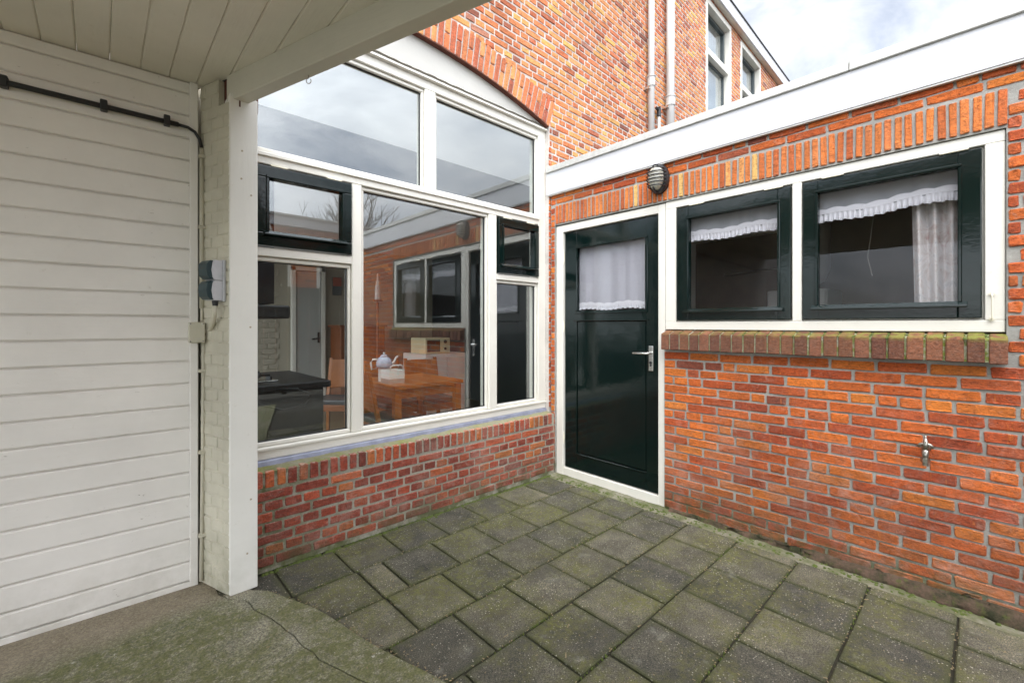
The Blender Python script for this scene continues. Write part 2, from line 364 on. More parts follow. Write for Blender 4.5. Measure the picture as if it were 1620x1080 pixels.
def sep(pts, jit, rg):  return [(x + rg.uniform(-jit, jit), z + rg.uniform(-jit, jit)) for x, z in pts]
def brick_geo(w, h, d, rg, jit=.0023, ch=.0045):
    a, b = w / 2, h / 2
    out = [(-a + ch, -b), (rg.uniform(-a / 3, a / 3), -b), (a - ch, -b), (a, -b + ch), (a, b - ch), (a - ch, b), (rg.uniform(-a / 3, a / 3), b), (-a + ch, b), (-a, b - ch), (-a, -b + ch)]
    out = sep(out, jit, rg)
    n = len(out); vs, k = [], .0032
    for x, z in out: vs.append((x * (1 - k / a) + rg.uniform(-.0008, .0008), rg.uniform(-.0022, .0024), z * (1 - k / b) + rg.uniform(-.0007, .0007)))
    for x, z in out: vs.append((x, .0035, z))
    for x, z in out: vs.append((x, d, z))
    fs = [tuple(range(n))]
    for q in (0, n):
        for i in range(n): j = (i + 1) % n; fs.append((q + i, q + n + i, q + n + j, q + j))
    return vs, fs
VAR = {}
def brick_var(w, h, mat, d=.03, nvar=8, **k):
    key = (round(w, 3), round(h, 3), mat.name)
    if key not in VAR:
        VAR[key] = []
        for i in range(nvar):
            vs, fs = brick_geo(w, h, d, R, **k)
            me = bpy.data.meshes.new('brick'); me.from_pydata(vs, [], fs); me.materials.append(mat)
            bm = bmesh.new(); bm.from_mesh(me); bmesh.ops.recalc_face_normals(bm, faces=bm.faces); bm.to_mesh(me); bm.free()
            VAR[key].append(me)
    return R.choice(VAR[key])
def put_brick(name, me, parent, loc, rot, sx=1.):
    o = bpy.data.objects.new(name, me); COL.objects.link(o); o.parent = parent
    o.location = Vector(loc) - ORG[parent.name]; o.rotation_euler = rot; o.scale = (sx, 1, 1)
    return o
def stuff_bricks(name, mat, parent, items, d=.02, light=False):
    """items: (loc, rotz, w, h); one joined mesh for the small far bricks"""
    mb = MB()
    for loc, rz, w, h in items:
        if light:
            a, b, e = w / 2, h / 2, .004
            j = lambda: R.uniform(-.0015, .0015)
            vs = [(-a + e + j(), j(), -b + e + j()), (a - e + j(), j(), -b + e + j()), (a - e + j(), j(), b - e + j()), (-a + e + j(), j(), b - e + j()), (-a, d, -b), (a, d, -b), (a, d, b), (-a, d, b)]
            fs = [(0, 1, 2, 3), (0, 4, 5, 1), (1, 5, 6, 2), (2, 6, 7, 3), (3, 7, 4, 0)]
        else: vs, fs = brick_geo(w, h, d, R)
        c, s_ = cos(rz), sin(rz)
        mb.add([(loc[0] + x * c - y * s_, loc[1] + x * s_ + y * c, loc[2] + z) for x, y, z in vs], fs)
    return obj(name, mb, mat, parent, fix=False, kind='stuff')
def subtract(u0, u1, cuts):
    seg = [(u0, u1)]
    for a, b in cuts:
        nx = []
        for p, q in seg:
            if b <= p or a >= q: nx.append((p, q)); continue
            if a > p: nx.append((p, a))
            if b < q: nx.append((b, q))
        seg = nx
    return seg
def courses(u0, u1, zs, hgt, holes, bond, st=.186, hd=.093, gap=.012):
    """bond 'run': stretchers half lapped; 'cross': header and stretcher courses by turns. Yields (uc, z, w, h)"""
    res = []
    for i, z in enumerate(zs):
        cuts = [(h[0], h[1]) for h in holes if not callable(h) and h[2] < z + hgt * .3 and h[3] > z - hgt * .3]
        cuts += [c for h in holes if callable(h) for c in [h(z)] if c]
        if bond == 'run': L = st; off = (i % 2) * st / 2 + R.uniform(-.012, .012)
        else:
            L = hd if i % 2 else st; off = (hd / 2 if i % 2 else (st / 2 if i % 4 == 0 else 0)) + R.uniform(-.006, .006)
        for s0, s1 in subtract(u0, u1, cuts):
            k = math.floor((s0 - off) / L); e = off + k * L
            while e < s1:
                a, b = max(e, s0), min(e + L, s1)
                if bond == 'run' and R.random() < .06 and b - a > st * .9:      # now and then a bat
                    m = a + (b - a) * R.uniform(.4, .62)
                    res.append(((a + m) / 2, z, m - a - gap, hgt - gap)); a = m
                if b - a > .034: res.append(((a + b) / 2, z, b - a - gap, hgt - gap))
                e += L
    return res
def proj(x, y, z):
    r = x * .73196 - y * .68135; f = x * .68135 + y * .73196
    return (810 + 700 * r / f, 514 - 700 * (z - H) / f, f) if f > .05 else (-999, -999, f)
QW = [.035, .05, .065, .081, .095, .11, .125, .14, .155, .174, .19]
def lay(name, mat, parent, items, toworld, rz, limit=None, mat_i=None, vis=None, light=False):
    far = []
    cand = []
    for uc, z, w, h in items:
        p = toworld(uc, z); rr = rz(uc) if callable(rz) else rz
        a = proj(*p); ok = (vis is None or vis(p, a))
        cand.append((-(w * h) / max(a[2], .1) ** 2 if ok else 0, ok, p, rr, w, h))
    if limit is not None: cand.sort(key=lambda c: c[0])
    n = 0
    for _, ok, p, rr, w, h in cand:
        if ok and (limit is None or n < limit):
            q = min(QW, key=lambda t: abs(t - w))
            pr = R.uniform(-.0015, .0025); dv = (sin(rr) * pr, -cos(rr) * pr)
            put_brick(name, brick_var(q, h, mat), parent, (p[0] + dv[0], p[1] + dv[1], p[2] + R.uniform(-.0016, .0016)), (R.uniform(-.008, .008), R.uniform(-.006, .006), rr + R.uniform(-.006, .006)), w / q)
            n += 1
        else: far.append((p, rr, w, h))
    if far: stuff_bricks(name, mat_i or mat, parent, far, light=light)
    return n

# ------------------------------------------------------------------ ground, paving, slab
YG = 2.6                                             # line of the garage boards
obj('ground', MB().grid(lambda a, b: (-60 + 120 * a, -60 + 120 * b, -.05), 4, 4), m_ground, kind='structure')
bed = obj('paving', MB().box(.2, 2.84, -1.6, 2.52, -.045, -.010), m_soil, kind='structure')
def tile(x0, x1, y0, y1, par):
    g = .0046; rg = R
    q = [(x0 + g, y0 + g), (x1 - g, y0 + g), (x1 - g, y1 - g), (x0 + g, y1 - g)]
    q = [(x + rg.uniform(-.002, .002), y + rg.uniform(-.002, .002)) for x, y in q]
    zc = [rg.uniform(-.003, .003) for _ in range(4)]; vs = []
    cx, cy = (x0 + x1) / 2, (y0 + y1) / 2; ch = .004
    for k, (x, y) in enumerate(q):        # top ring with softly broken corners
        sx, sy = (1 if x > cx else -1), (1 if y > cy else -1); e = rg.uniform(.004, .010)
        a, b = (x - sx * e, y - sy * ch), (x - sx * ch, y - sy * e)
        if k in (1, 3): a, b = b, a
        if k == 0: a, b = b, a
        if k == 2: a, b = b, a
        vs += [(*a, zc[k]), (*b, zc[k])]
    hull = sorted(vs, key=lambda p: atan2((p[1] - cy) / (y1 - y0), (p[0] - cx) / (x1 - x0)))
    n = len(hull)
    lower = [(cx + (x - cx) * (1 + ch / ((x1 - x0) / 2)), cy + (y - cy) * (1 + ch / ((y1 - y0) / 2)), z - .004) for x, y, z in hull]
    bot = [(x, y, -.04) for x, y, z in lower]
    fs = [tuple(range(n))]
    for o_ in (0, n):
        for i in range(n): j = (i + 1) % n; fs.append((o_ + i, o_ + n + i, o_ + n + j, o_ + j))
    c0 = Vector((cx, cy, 0))
    me = bpy.data.meshes.new('paving_tile'); me.from_pydata([tuple(Vector(p) - c0) for p in hull + lower + bot], [], fs); me.materials.append(m_tile)
    bm = bmesh.new(); bm.from_mesh(me); bmesh.ops.recalc_face_normals(bm, faces=bm.faces); bm.to_mesh(me); bm.free()
    o = bpy.data.objects.new('paving_tile', me); COL.objects.link(o); o.parent = par; o.location = c0; return o
rows = [2.478, 2.183] + [1.884 - .2998 * i for i in range(9)]
for i in range(len(rows) - 1):
    y1, y0 = rows[i], rows[i + 1]
    if i == 0: xs = [.34, .648, .945, 1.229] + [1.229 + .30 * k for k in range(1, 5)] + [2.71]
    elif i == 1: xs = [.36, .66, .955, 1.09] + [1.09 + .30 * k for k in range(1, 6)] + [2.71]
    else:
        o_ = .96 if i % 2 == 0 else 1.12
        xs = [o_ - .6, o_ - .3] + [o_ + .2998 * k for k in range(6)]
        xs = [x for x in xs if x < 2.66] + [2.712]
    for a, b in zip(xs[:-1], xs[1:]):
        if b - a > .03: tile(a, b, y0, y1, bed)
def edge_x(y):                                       # outer edge of the concrete slab
    base = .549 + .312 * (2.363 - y)
    return base + .035 * math.exp(-((y - 2.0) / .25) ** 2) - (.03 if y > 2.3 else 0)
def crack_x(y): return edge_x(y) - .115 - .05 * math.exp(-((y - 1.75) / .4) ** 2) + (.02 if y > 2.2 else 0)
ys = [2.40 - .05 * i for i in range(96)]
ed = [(edge_x(y) + .006 * noise.noise((y * 9, 3, 0)) + .003 * noise.noise((y * 40, 1, 0)), y) for y in ys]
cr = [(crack_x(y) + .009 * noise.noise((y * 14, 7, 0)) + .005 * noise.noise((y * 45, 2, 0)), y) for y in ys]
slab_poly = [(-3.6, ys[-1]), (-3.6, 2.78), (.40, 2.78), (.40, 2.42)] + cr
obj('concrete_slab', MB().prism(slab_poly[::-1], -.04, .004), m_slab, kind='structure', bev=.0015)
kerb = [(x + .004 + .003 * abs(noise.noise((y * 20, 0, 5))), y) for x, y in cr] + ed[::-1]
obj('concrete_edge_strip', MB().prism(kerb, -.04, .007), m_slab, kind='structure', bev=.003)

# ------------------------------------------------------------------ outbuilding (right hand wall)
XR = 2.81
ob = thing('brick_outbuilding', 'low flat roofed orange brick outbuilding with dark green door and white fascia', 'outbuilding', (3.6, 1.0, 0))
RM = lambda u, v, w: (XR + w, u, v)                   # u along the wall (Y), v up, w into the wall
mb = MB(RM)
YE = -1.25
mb.box(YE, 1.50, .0, 1.20, .0055, .12); mb.box(YE, -.055, 1.20, 2.46, .0055, .12); mb.box(-.055, 2.535, 2.088, 2.46, .0055, .12); mb.box(2.49, 2.535, 0, 2.088, .0055, .12)
obj('mortar_wall', mb, m_mortar, ob)
zs = [.045 + .0556 * i for i in range(41)]
zs = [z for z in zs if z < 2.25] + [2.286, 2.333]
it = courses(YE, 2.535, zs, .0556, [(-.055, 2.488, 1.085, 2.262), (1.502, 2.488, 0, 2.2)], 'run', .19, gap=.0115)
it = [(u, z, w, (.046 if z < 2.27 else .040)) for u, z, w, h in it]
it = [(u, z, w, h) for u, z, w, h in it if not (z > 2.20 and z < 2.27 and u < 2.49 and u > -.055)]
lay('brick', m_brick, ob, it, lambda u, z: (XR, u, z), -pi / 2, 296, m_brick_i, vis=lambda p, a: p[1] > -.2)
n = int((2.487 + .05) / .0375)                        # lintel of bricks on edge
for i in range(n + 1):
    y = 2.468 - i * .0375
    hh = .152
    put_brick('lintel_brick', brick_var(.0265, hh, m_soldier, jit=.0012, ch=.003), ob, (XR - .004 + R.uniform(-.001, .002), y + R.uniform(-.0015, .0015), 2.174 + R.uniform(-.003, .002)), (R.uniform(-.006, .006), R.uniform(-.02, .02), -pi / 2), R.uniform(.92, 1.06))
for i in range(24):                                   # sill of bricks on edge
    y = 1.468 - i * .0652
    w = .0555 + R.uniform(-.002, .002)
    vs = [(XR - .052, y - w / 2, 1.086), (XR - .052, y + w / 2, 1.086), (XR - .052, y + w / 2, 1.192), (XR - .052, y - w / 2, 1.192),
          (XR + .03, y - w / 2, 1.094), (XR + .03, y + w / 2, 1.094), (XR + .03, y + w / 2, 1.217), (XR + .03, y - w / 2, 1.217)]
    dz = R.uniform(-.003, .003); dx = R.uniform(-.003, .003)
    b = MB().add([(x + dx, yy + R.uniform(-.001, .001), z + dz) for x, yy, z in vs], [(0, 1, 2, 3), (4, 5, 6, 7), (0, 1, 5, 4), (1, 2, 6, 5), (2, 3, 7, 6), (3, 0, 4, 7)])
    obj('sill_brick', b, m_sillb, ob, bev=.004)
mb = MB(); 
for i in range(23):
    y = 1.468 - (i + .5) * .0652
    mb.add([(XR - .043, y - .006, 1.09), (XR - .043, y + .006, 1.09), (XR - .043, y + .006, 1.186), (XR - .043, y - .006, 1.186), (XR + .03, y - .006, 1.09), (XR + .03, y + .006, 1.09), (XR + .03, y + .006, 1.211), (XR + .03, y - .006, 1.211)],
           [(0, 1, 2, 3), (4, 5, 6, 7), (0, 1, 5, 4), (1, 2, 6, 5), (2, 3, 7, 6), (3, 0, 4, 7)])
Mj = Mat('sill_moss_mortar')
cj = Mj.mix(Mj.noise(70, 5, .7), (.26, .25, .2), (.5, .48, .4))
gj = Mj.math('MULTIPLY', Mj.rng(Mj.noise(26, 5, .7), .36, .56), Mj.rng(Mj.z()[1], 1.9, .3, .35, 1.))
cj = Mj.mix(gj, cj, Mj.mix(Mj.noise(60, 4), (.07, .10, .012), (.24, .26, .04)))
obj('sill_joints', mb, Mj.set(cj, .95, Mj.noise(120, 5, .75), .004, 1.), ob, kind='stuff')
# roof edge
mb = MB(); mb.box(XR - .028, XR + .12, YE, 2.56, 2.348, 2.535); obj('fascia_board', mb, m_fascia, ob, bev=.002)
for a, b in ((YE, .476), (.479, 2.555)):
    obj('coping', MB().box(XR - .043, XR + .16, a, b, 2.535, 2.583), m_coping, ob, bev=.003)
obj('fascia_trim', MB().box(XR - .024, XR - .002, YE, 2.54, 2.340, 2.3475), m_coping, ob)
obj('roof', MB().box(XR + .161, 6.4, YE, 2.53, 2.46, 2.53), m_black, ob)
obj('end_wall', MB().box(XR + .13, 6.4, YE, YE + .1, 0, 2.455), m_brick_i, ob)
# door
dr = obj('door', MB(lambda u, v, w: (XR + .035 + w, u, v)).box(1.558, 1.655, .075, 2.015, 0, .04).box(2.283, 2.405, .075, 2.015, 0, .04).box(1.655, 2.283, 1.878, 2.015, 0, .04).box(1.655, 2.283, 1.285, 1.355, 0, .04).box(1.655, 2.283, .075, .205, 0, .04), m_green, ob, bev=.0025)
DM = lambda u, v, w: (XR + .035 + w, u, v)
obj('door_panel', MB(DM).box(1.662, 2.276, .212, 1.278, .0035, .03), m_green, dr, bev=.003)
obj('door_moulding', MB(DM).ring(1.640, 2.298, 1.340, 1.893, .022, -.008, .002), m_green, dr, bev=.004)
obj('panel_moulding', MB(DM).box(1.635, 2.315, 1.283, 1.294, -.009, .0), m_green, dr, bev=.003)
obj('panel_moulding', MB(DM).box(1.655, 2.300, .198, .207, -.008, .0), m_green, dr, bev=.003)
obj('letter_flap', MB(DM).box(2.306, 2.345, 1.02, 1.175, -.004, .0), m_green, dr, bev=.002)
obj('door_glass', MB(DM).box(1.655, 2.283, 1.356, 1.877, .017, .021), m_glass_dark, dr)
hb = MB(DM).box(1.596, 1.633, .925, 1.103, -.008, 0); obj('handle_plate', hb, m_steel, dr, bev=.004, seg=2)
hb = MB(DM).tube([(1.612, 1.052, -.006), (1.612, 1.052, -.045), (1.622, 1.052, -.052), (1.73, 1.050, -.050)], .009, 10)
obj('door_handle', hb, m_steel, dr, smooth=True)
hb = MB(DM).tube([(1.614, .985, -.009), (1.614, .985, -.016)], .0085, 12).box(1.6105, 1.6175, .958, .985, -.013, -.008); obj('lock_cylinder', hb, m_black, dr)
for v in (1.81, 1.24, .31): 
    obj('hinge', MB(DM).tube([(2.412, v - .045, -.007), (2.412, v + .045, -.007)], .0065, 8).tube([(2.412, v - .012, -.007), (2.412, v + .012, -.007)], .0078, 8), m_brassy, dr)
FM = lambda u, v, w: (XR + .016 + w, u, v)
f = MB(FM).box(2.412, 2.486, .0, 2.08, 0, .09).box(1.501, 1.552, .0, 2.08, 0, .09).box(1.552, 2.412, 2.022, 2.08, 0, .09).box(1.552, 2.412, .0, .068, 0, .09)
f.box(2.400, 2.412, .068, 2.022, .062, .09).box(1.552, 1.562, .068, 2.022, .062, .09).box(1.562, 2.400, 2.010, 2.022, .062, .09)
obj('door_frame', f, m_white, ob, bev=.003)
# window
wf = MB(FM).box(-.053, 1.498, 2.036, 2.086, 0, .09).box(-.053, 1.498, 1.219, 1.272, 0, .09).box(1.422, 1.498, 1.272, 2.036, 0, .09).box(.696, .742, 1.272, 2.036, 0, .09).box(-.053, .008, 1.272, 2.036, 0, .09)
win = obj('window_frame', wf, m_white, ob, bev=.003)
obj('frame_moulding', MB(FM).ring(.744, 1.420, 1.274, 2.034, .010, .022, .04).ring(.010, .694, 1.274, 2.034, .010, .022, .04), m_white, win, bev=.002)
for (a, b, g0, g1, v0, v1) in ((.748, 1.414, .812, 1.334, 1.35, 1.945), (.016, .690, .090, .620, 1.352, 1.958)):
    SM = lambda u, v, w: (XR + .008 + w, u, v)
    s_ = MB(SM).box(a, g0, 1.281, 2.026, 0, .045).box(g1, b, 1.281, 2.026, 0, .045).box(g0, g1, 1.281, v0, 0, .045).box(g0, g1, v1, 2.026, 0, .045)
    sash = obj('window_sash', s_, m_green, ob, bev=.004, seg=2)
    obj('glazing_bead', MB(SM).ring(g0 - .013, g1 + .013, v0 - .012, v1 + .013, .014, -.008, .0015), m_green, sash, bev=.003)
    obj('drip_ledge', MB(SM).add([(g0 - .03, v0 - .012, -.024), (g1 + .03, v0 - .012, -.024), (g1 + .03, v0 + .006, -.001), (g0 - .03, v0 + .006, -.001), (g0 - .03, v0 - .022, -.024), (g1 + .03, v0 - .022, -.024), (g1 + .03, v0 - .022, -.001), (g0 - .03, v0 - .022, -.001)],
        [(0, 1, 2, 3), (4, 5, 6, 7), (0, 1, 5, 4), (1, 2, 6, 5), (2, 3, 7, 6), (3, 0, 4, 7)]), m_green, sash, bev=.002)
    obj('pane', MB(SM).box(g0 - .002, g1 + .002, v0 - .002, v1 + .002, .016, .020), m_glass_dark, sash)
    for t in (.13, .80):
        u = b - (b - a) * t
        obj('hinge_strip', MB(SM).box(u - .095, u, 2.027, 2.0355, -.006, .004), m_brassy, sash, bev=.002)
hk = MB(FM).tube([(-.012, 1.275, -.005), (-.012, 1.275, -.018), (-.014, 1.280, -.02), (-.014, 1.375, -.02), (-.014, 1.385, -.014), (-.014, 1.385, -.002)], .0032, 8)
obj('storm_hook', hk.tube([(-.014, 1.385, 0), (-.014, 1.385, -.008)], .009, 10).tube([(-.012, 1.275, 0), (-.012, 1.275, -.008)], .009, 10), m_brassy, ob)
# rough mossy foot of the wall
def plinth(a, b):
    y = 1.46 - 1.85 * a; pr = .010 + .030 * max(0, min(1, a * 1.3 - .15))
    top = .014 + .034 * max(0, min(1, a * 1.25 - .2)); t = b * 3
    nn = noise.noise((y * 7, b * 2, 0)) * .015 + noise.noise((y * 26, b * 5, 3)) * .010 + noise.noise((y * 70, b * 9, 5)) * .004
    if t < 1: return (XR - pr - .012 + nn, y, -.02 + t * (top + .008 + nn))
    if t < 2: return (XR - pr + (t - 1) * (pr * .5) + nn, y, top + .0 + nn + (t - 1) * .008)
    return (XR - pr * .5 + (t - 2) * (pr * .5 + .012), y, top + .008 + nn * (3 - t) + (t - 2) * .006)
obj('plinth_ledge', MB().grid(plinth, 260, 12), m_plinth, ob, smooth=True)
def strip(a, b):
    y = 2.50 - 2.8 * a
    return (2.700 + b * .125 + .006 * noise.noise((y * 9, b, 1)) * (1 - b), y, -.004 + .010 * b + .006 * noise.noise((y * 12, b * 6, 2)))
obj('cement_gutter', MB().grid(strip, 120, 6), m_cement, smooth=True, kind='structure')
# inside of the outbuilding
m_darkwall = plain('dark_room_wall', (.20, .12, .085), .9, 0, .3, 6)
mb = MB(); mb.box(5.0, 5.1, YE + .1, 2.5, 0, 2.45); mb.box(XR + .13, 5.0, YE + .11, YE + .2, 0, 2.45); mb.box(XR + .13, 5.0, 2.42, 2.52, 0, 2.45); mb.box(XR + .13, 5.0, YE + .2, 2.42, -.04, .02); mb.box(XR + .13, 5.0, YE + .2, 2.42, 2.38, 2.45)
obj('store_room', mb, m_darkwall, ob)

# ------------------------------------------------------------------ house (window wall)
YW, YF, YL = 2.54, 2.585, 2.485
yw = lambda x: YW + max(0, x - 2.8) * .0253
hs = thing('brick_house', 'two storey brick house with a large arched white kitchen window', 'house', (2.0, 4.0, 0))
AXC, AR, AZ = 1.263, 5.11, -1.945; AT = .245
arc = lambda x, r=AR: AZ + math.sqrt(max(0, r * r - (x - AXC) ** 2))
ZT = 5.66
W1, W2 = (6.07, 7.0, 3.9, 5.76), (7.415, 8.385, 3.9, 5.74)
W1 = (6.07, 7.0, 3.4, 5.60 - .0); W2 = (7.415, 8.385, 3.4, 5.60)
EZ = 6.0
mb = MB()
def wbox(x0, x1, z0, z1, d0=.005, d1=.2):
    vs = []
    for x, y in ((x0, yw(x0) + d0), (x1, yw(x1) + d0), (x1, yw(x1) + d1), (x0, yw(x0) + d1)): vs.append((x, y))
    mb.add([(*p, z0) for p in vs] + [(*p, z1) for p in vs], [(3, 2, 1, 0), (4, 5, 6, 7), (0, 1, 5, 4), (1, 2, 6, 5), (2, 3, 7, 6), (3, 0, 4, 7)])
W1 = (6.07, 7.0, 3.4, 5.75); W2 = (7.415, 8.385, 3.4, 5.74)
x = .30
while x < 2.79:
    b = min(x + .06, 2.795); wbox(x, b, arc(min(x, b) if x > AXC else b) + .004, EZ + .1); x = b
wbox(2.795, 2.83, 0, EZ + .1); wbox(2.83, W1[0], 2.3, EZ + .1); wbox(W1[0], W1[1], W1[3], EZ + .1); wbox(W1[1], W2[0], 2.3, EZ + .1); wbox(W2[0], W2[1], W2[3], EZ + .1); wbox(W2[1], 14, 2.3, EZ + .1)
wbox(W1[0], W1[1], 2.3, W1[2]); wbox(W2[0], W2[1], 2.3, W2[2])
obj('mortar_wall', mb, m_mortar_up, hs)
obj('rear_wall', MB().box(-4, .30, 2.76, 2.95, 0, 2.6).box(.3, 14, 7.4, 7.5, 0, EZ), m_mortar_up, hs)
def arch_cut(z):
    r = AR + AT - .012; d = r * r - (z - AZ) ** 2
    if d <= 0: return None
    return (AXC - math.sqrt(d), min(AXC + math.sqrt(d), 2.80 + (z - 2.937) * .3)) if z > 2.937 else (-9, 2.80)
zs = [2.52 + .0556 * i for i in range(64)]
zs = [z for z in zs if z < EZ + .05]
it = courses(.32, 13.9, zs, .0556, [arch_cut, W1, W2], 'cross', .186, .093, .0122)
def visible(p, a):
    X, Y, f = a
    if X < 555 or X > 1300 or Y < -6: return False
    if Y < 92 - (X - 560) * .418: return False
    if X > 866 and Y > 270 - .352 * (X - 866): return False
    return True
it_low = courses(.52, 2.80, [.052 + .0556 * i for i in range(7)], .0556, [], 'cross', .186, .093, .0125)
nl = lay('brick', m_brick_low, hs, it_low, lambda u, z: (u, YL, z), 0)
lay('brick', m_brick_up, hs, it, lambda u, z: (u, yw(u), z), lambda u: .0253 if u > 2.8 else 0, 298 - nl, m_brick_up_i, visible, light=True)
# jamb bricks beside the frame, below the fascia
for i in range(40):
    z = .575 + .0556 * i
    if z > 2.9: break
    put_brick('jamb_brick', brick_var(.05, .044, m_brick), hs, (2.797, 2.565, z), (0, 0, -pi / 2), 1.)
# soldier course on top of the low wall
for i in range(44):
    x = .523 + i * .0543
    if x > 2.79: break
    put_brick('sill_brick', brick_var(.042, .082, m_brick_low, jit=.0015), hs, (x, YL - .002 + R.uniform(-.002, .001), .4665 + R.uniform(-.002, .002)), (0, R.uniform(-.02, .02), 0), R.uniform(.93, 1.04))
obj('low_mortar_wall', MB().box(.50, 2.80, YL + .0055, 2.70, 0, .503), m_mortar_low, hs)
def slope(a, b):
    x = .50 + 2.30 * a; nn = noise.noise((x * 8, b * 3, 0)) * .006 + noise.noise((x * 34, b * 8, 4)) * .003
    return (x, YL + .004 + b * .125 + nn * .6 * (1 - b), .502 + b * .026 + nn)
m_sl = Mat('cement_slope')
c = m_sl.mix(m_sl.noise(45, 6, .7), (.16, .145, .10), (.36, .34, .27))
g = m_sl.math('MULTIPLY', m_sl.rng(m_sl.noise(6, 7, .72), .37, .56), m_sl.rng(m_sl.z()[0], 2.9, .5, .45, 1.))
c = m_sl.mix(g, c, m_sl.mix(m_sl.noise(40, 5), (.09, .105, .018), (.30, .30, .075)))
obj('cement_slope', MB().grid(slope, 160, 8), m_sl.set(c, .95, m_sl.noise(110, 6, .75), .006, 1.), hs, smooth=True)
def flash(a, b):
    x = .50 + 2.292 * a; nn = noise.noise((x * 9, 2, 0)) * .004
    t = b * 2
    if t < 1: return (x, 2.562 + nn + .008 * t, .5135 + nn * .8 + t * .0285)
    return (x, 2.570 + nn * (2 - t) + (t - 1) * .03, .5412 + (t - 1) * .002)
obj('lead_flashing', MB().grid(flash, 120, 8), m_lead, hs, smooth=True)
# arch of bricks
k0 = .0502 / AR; ang = math.asin((2.80 - AXC) / AR) - k0 * .5; i = 0
while True:
    t = ang - i * k0; xm = AXC + AR * sin(t)
    if xm < .40: break
    def vous(r, h): 
        put_brick('arch_brick', brick_var(.039, h, m_arch, jit=.0013), hs, (AXC + r * sin(t), YW - .005 + R.uniform(-.001, .002), AZ + r * cos(t)), (0, t + R.uniform(-.006, .006), 0), R.uniform(.95, 1.05))
    if i % 2 == 0: vous(AR + .121, .233)
    else: vous(AR + .061, .112); vous(AR + .182, .112)
    i += 1
mb = MB()                                               # underside of the arch, shade put into its darkened brick colour
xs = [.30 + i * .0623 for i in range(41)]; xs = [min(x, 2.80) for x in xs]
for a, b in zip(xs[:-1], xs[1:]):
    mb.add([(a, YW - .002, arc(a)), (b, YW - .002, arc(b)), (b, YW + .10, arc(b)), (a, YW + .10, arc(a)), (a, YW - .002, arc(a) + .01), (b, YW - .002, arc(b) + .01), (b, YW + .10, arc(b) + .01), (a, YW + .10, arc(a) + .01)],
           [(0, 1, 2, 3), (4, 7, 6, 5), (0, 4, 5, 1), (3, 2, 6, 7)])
obj('arch_soffit', mb, plain('arch_underside_shaded', (.13, .045, .03), .95, 0, .6, 22, .006), hs)
mb = MB()
for a, b in zip(xs[:-1], xs[1:]): mb.add([(a, 2.580, 2.90), (b, 2.580, 2.90), (b, 2.580, arc(b) + .01), (a, 2.580, arc(a) + .01), (a, 2.70, 2.90), (b, 2.70, 2.90), (b, 2.70, arc(b) + .01), (a, 2.70, arc(a) + .01)], [(0, 1, 2, 3), (4, 7, 6, 5), (0, 4, 5, 1), (3, 2, 6, 7)])
bm_t = obj('plaster_tympanum', mb, m_plaster, hs)
# big kitchen window
FH = lambda u, v, w: (u, YF + w, v)
f = MB(FH)
f.box(.45, 2.797, .542, .606, 0, .11); f.box(.45, 2.797, 2.845, 2.915, 0, .11)
f.box(2.712, 2.797, .606, 2.845, 0, .11); f.box(.45, .585, .606, 2.845, 0, .11)
f.box(.585, 2.712, 2.096, 2.162, 0, .11); f.box(1.605, 1.690, 2.162, 2.845, 0, .11)
f.box(1.101, 1.163, .606, 2.096, 0, .11); f.box(2.168, 2.246, .606, 2.096, 0, .11)
f.box(.585, 1.101, 1.612, 1.658, 0, .11); f.box(2.246, 2.712, 1.602, 1.646, 0, .11)
fr = obj('window_frame', f, m_white, hs, bev=.004)
obj('drip_rail', MB(FH).add([(.45, 2.918, -.026), (2.797, 2.918, -.026), (2.797, 2.935, 0), (.45, 2.935, 0), (.45, 2.905, -.026), (2.797, 2.905, -.026), (2.797, 2.905, 0.0), (.45, 2.905, 0.0)], [(0, 1, 2, 3), (4, 5, 6, 7), (0, 1, 5, 4), (1, 2, 6, 5), (2, 3, 7, 6), (3, 0, 4, 7)]), m_white, fr, bev=.002)
obj('transom_rail', MB(FH).box(.585, 2.712, 2.137, 2.156, -.012, -.0005), m_white, fr, bev=.002)
obj('bottom_rail', MB(FH).box(.45, 2.797, .590, .604, -.010, -.0005), m_white, fr, bev=.002)
def sealant(a, b):
    x = .5 + 2.29 * a; nn = noise.noise((x * 13, 0, 0)) * .006 + noise.noise((x * 50, 0, 1)) * .003
    return (x, YF - .018 + b * .02, 2.937 + .010 * sin(b * pi) + nn)
obj('sealant_joint', MB().grid(sealant, 150, 5), plain('dark_sealant', (.10, .085, .06), .9, 0, .4, 60), fr, smooth=True)
panes = [(.585, 1.605, 2.162, 2.845), (1.690, 2.712, 2.162, 2.845), (.585, 1.101, .606, 1.612), (1.163, 2.168, .606, 2.096), (2.246, 2.712, .606, 1.602)]
for (a, b, c_, d) in panes:
    bd = MB(FH).ring(a + .002, b - .002, c_ + .002, d - .002, .016, .016, .05, .022, .022)
    bead = obj('glazing_bead', bd, m_white, fr, bev=.004)
    obj('gasket', MB(FH).ring(a + .018, b - .018, c_ + .024, d - .024, .004, .034, .048), m_black, bead)
    obj('pane', MB(FH).box(a + .014, b - .014, c_ + .016, d - .016, .042, .047), m_glass, bead)
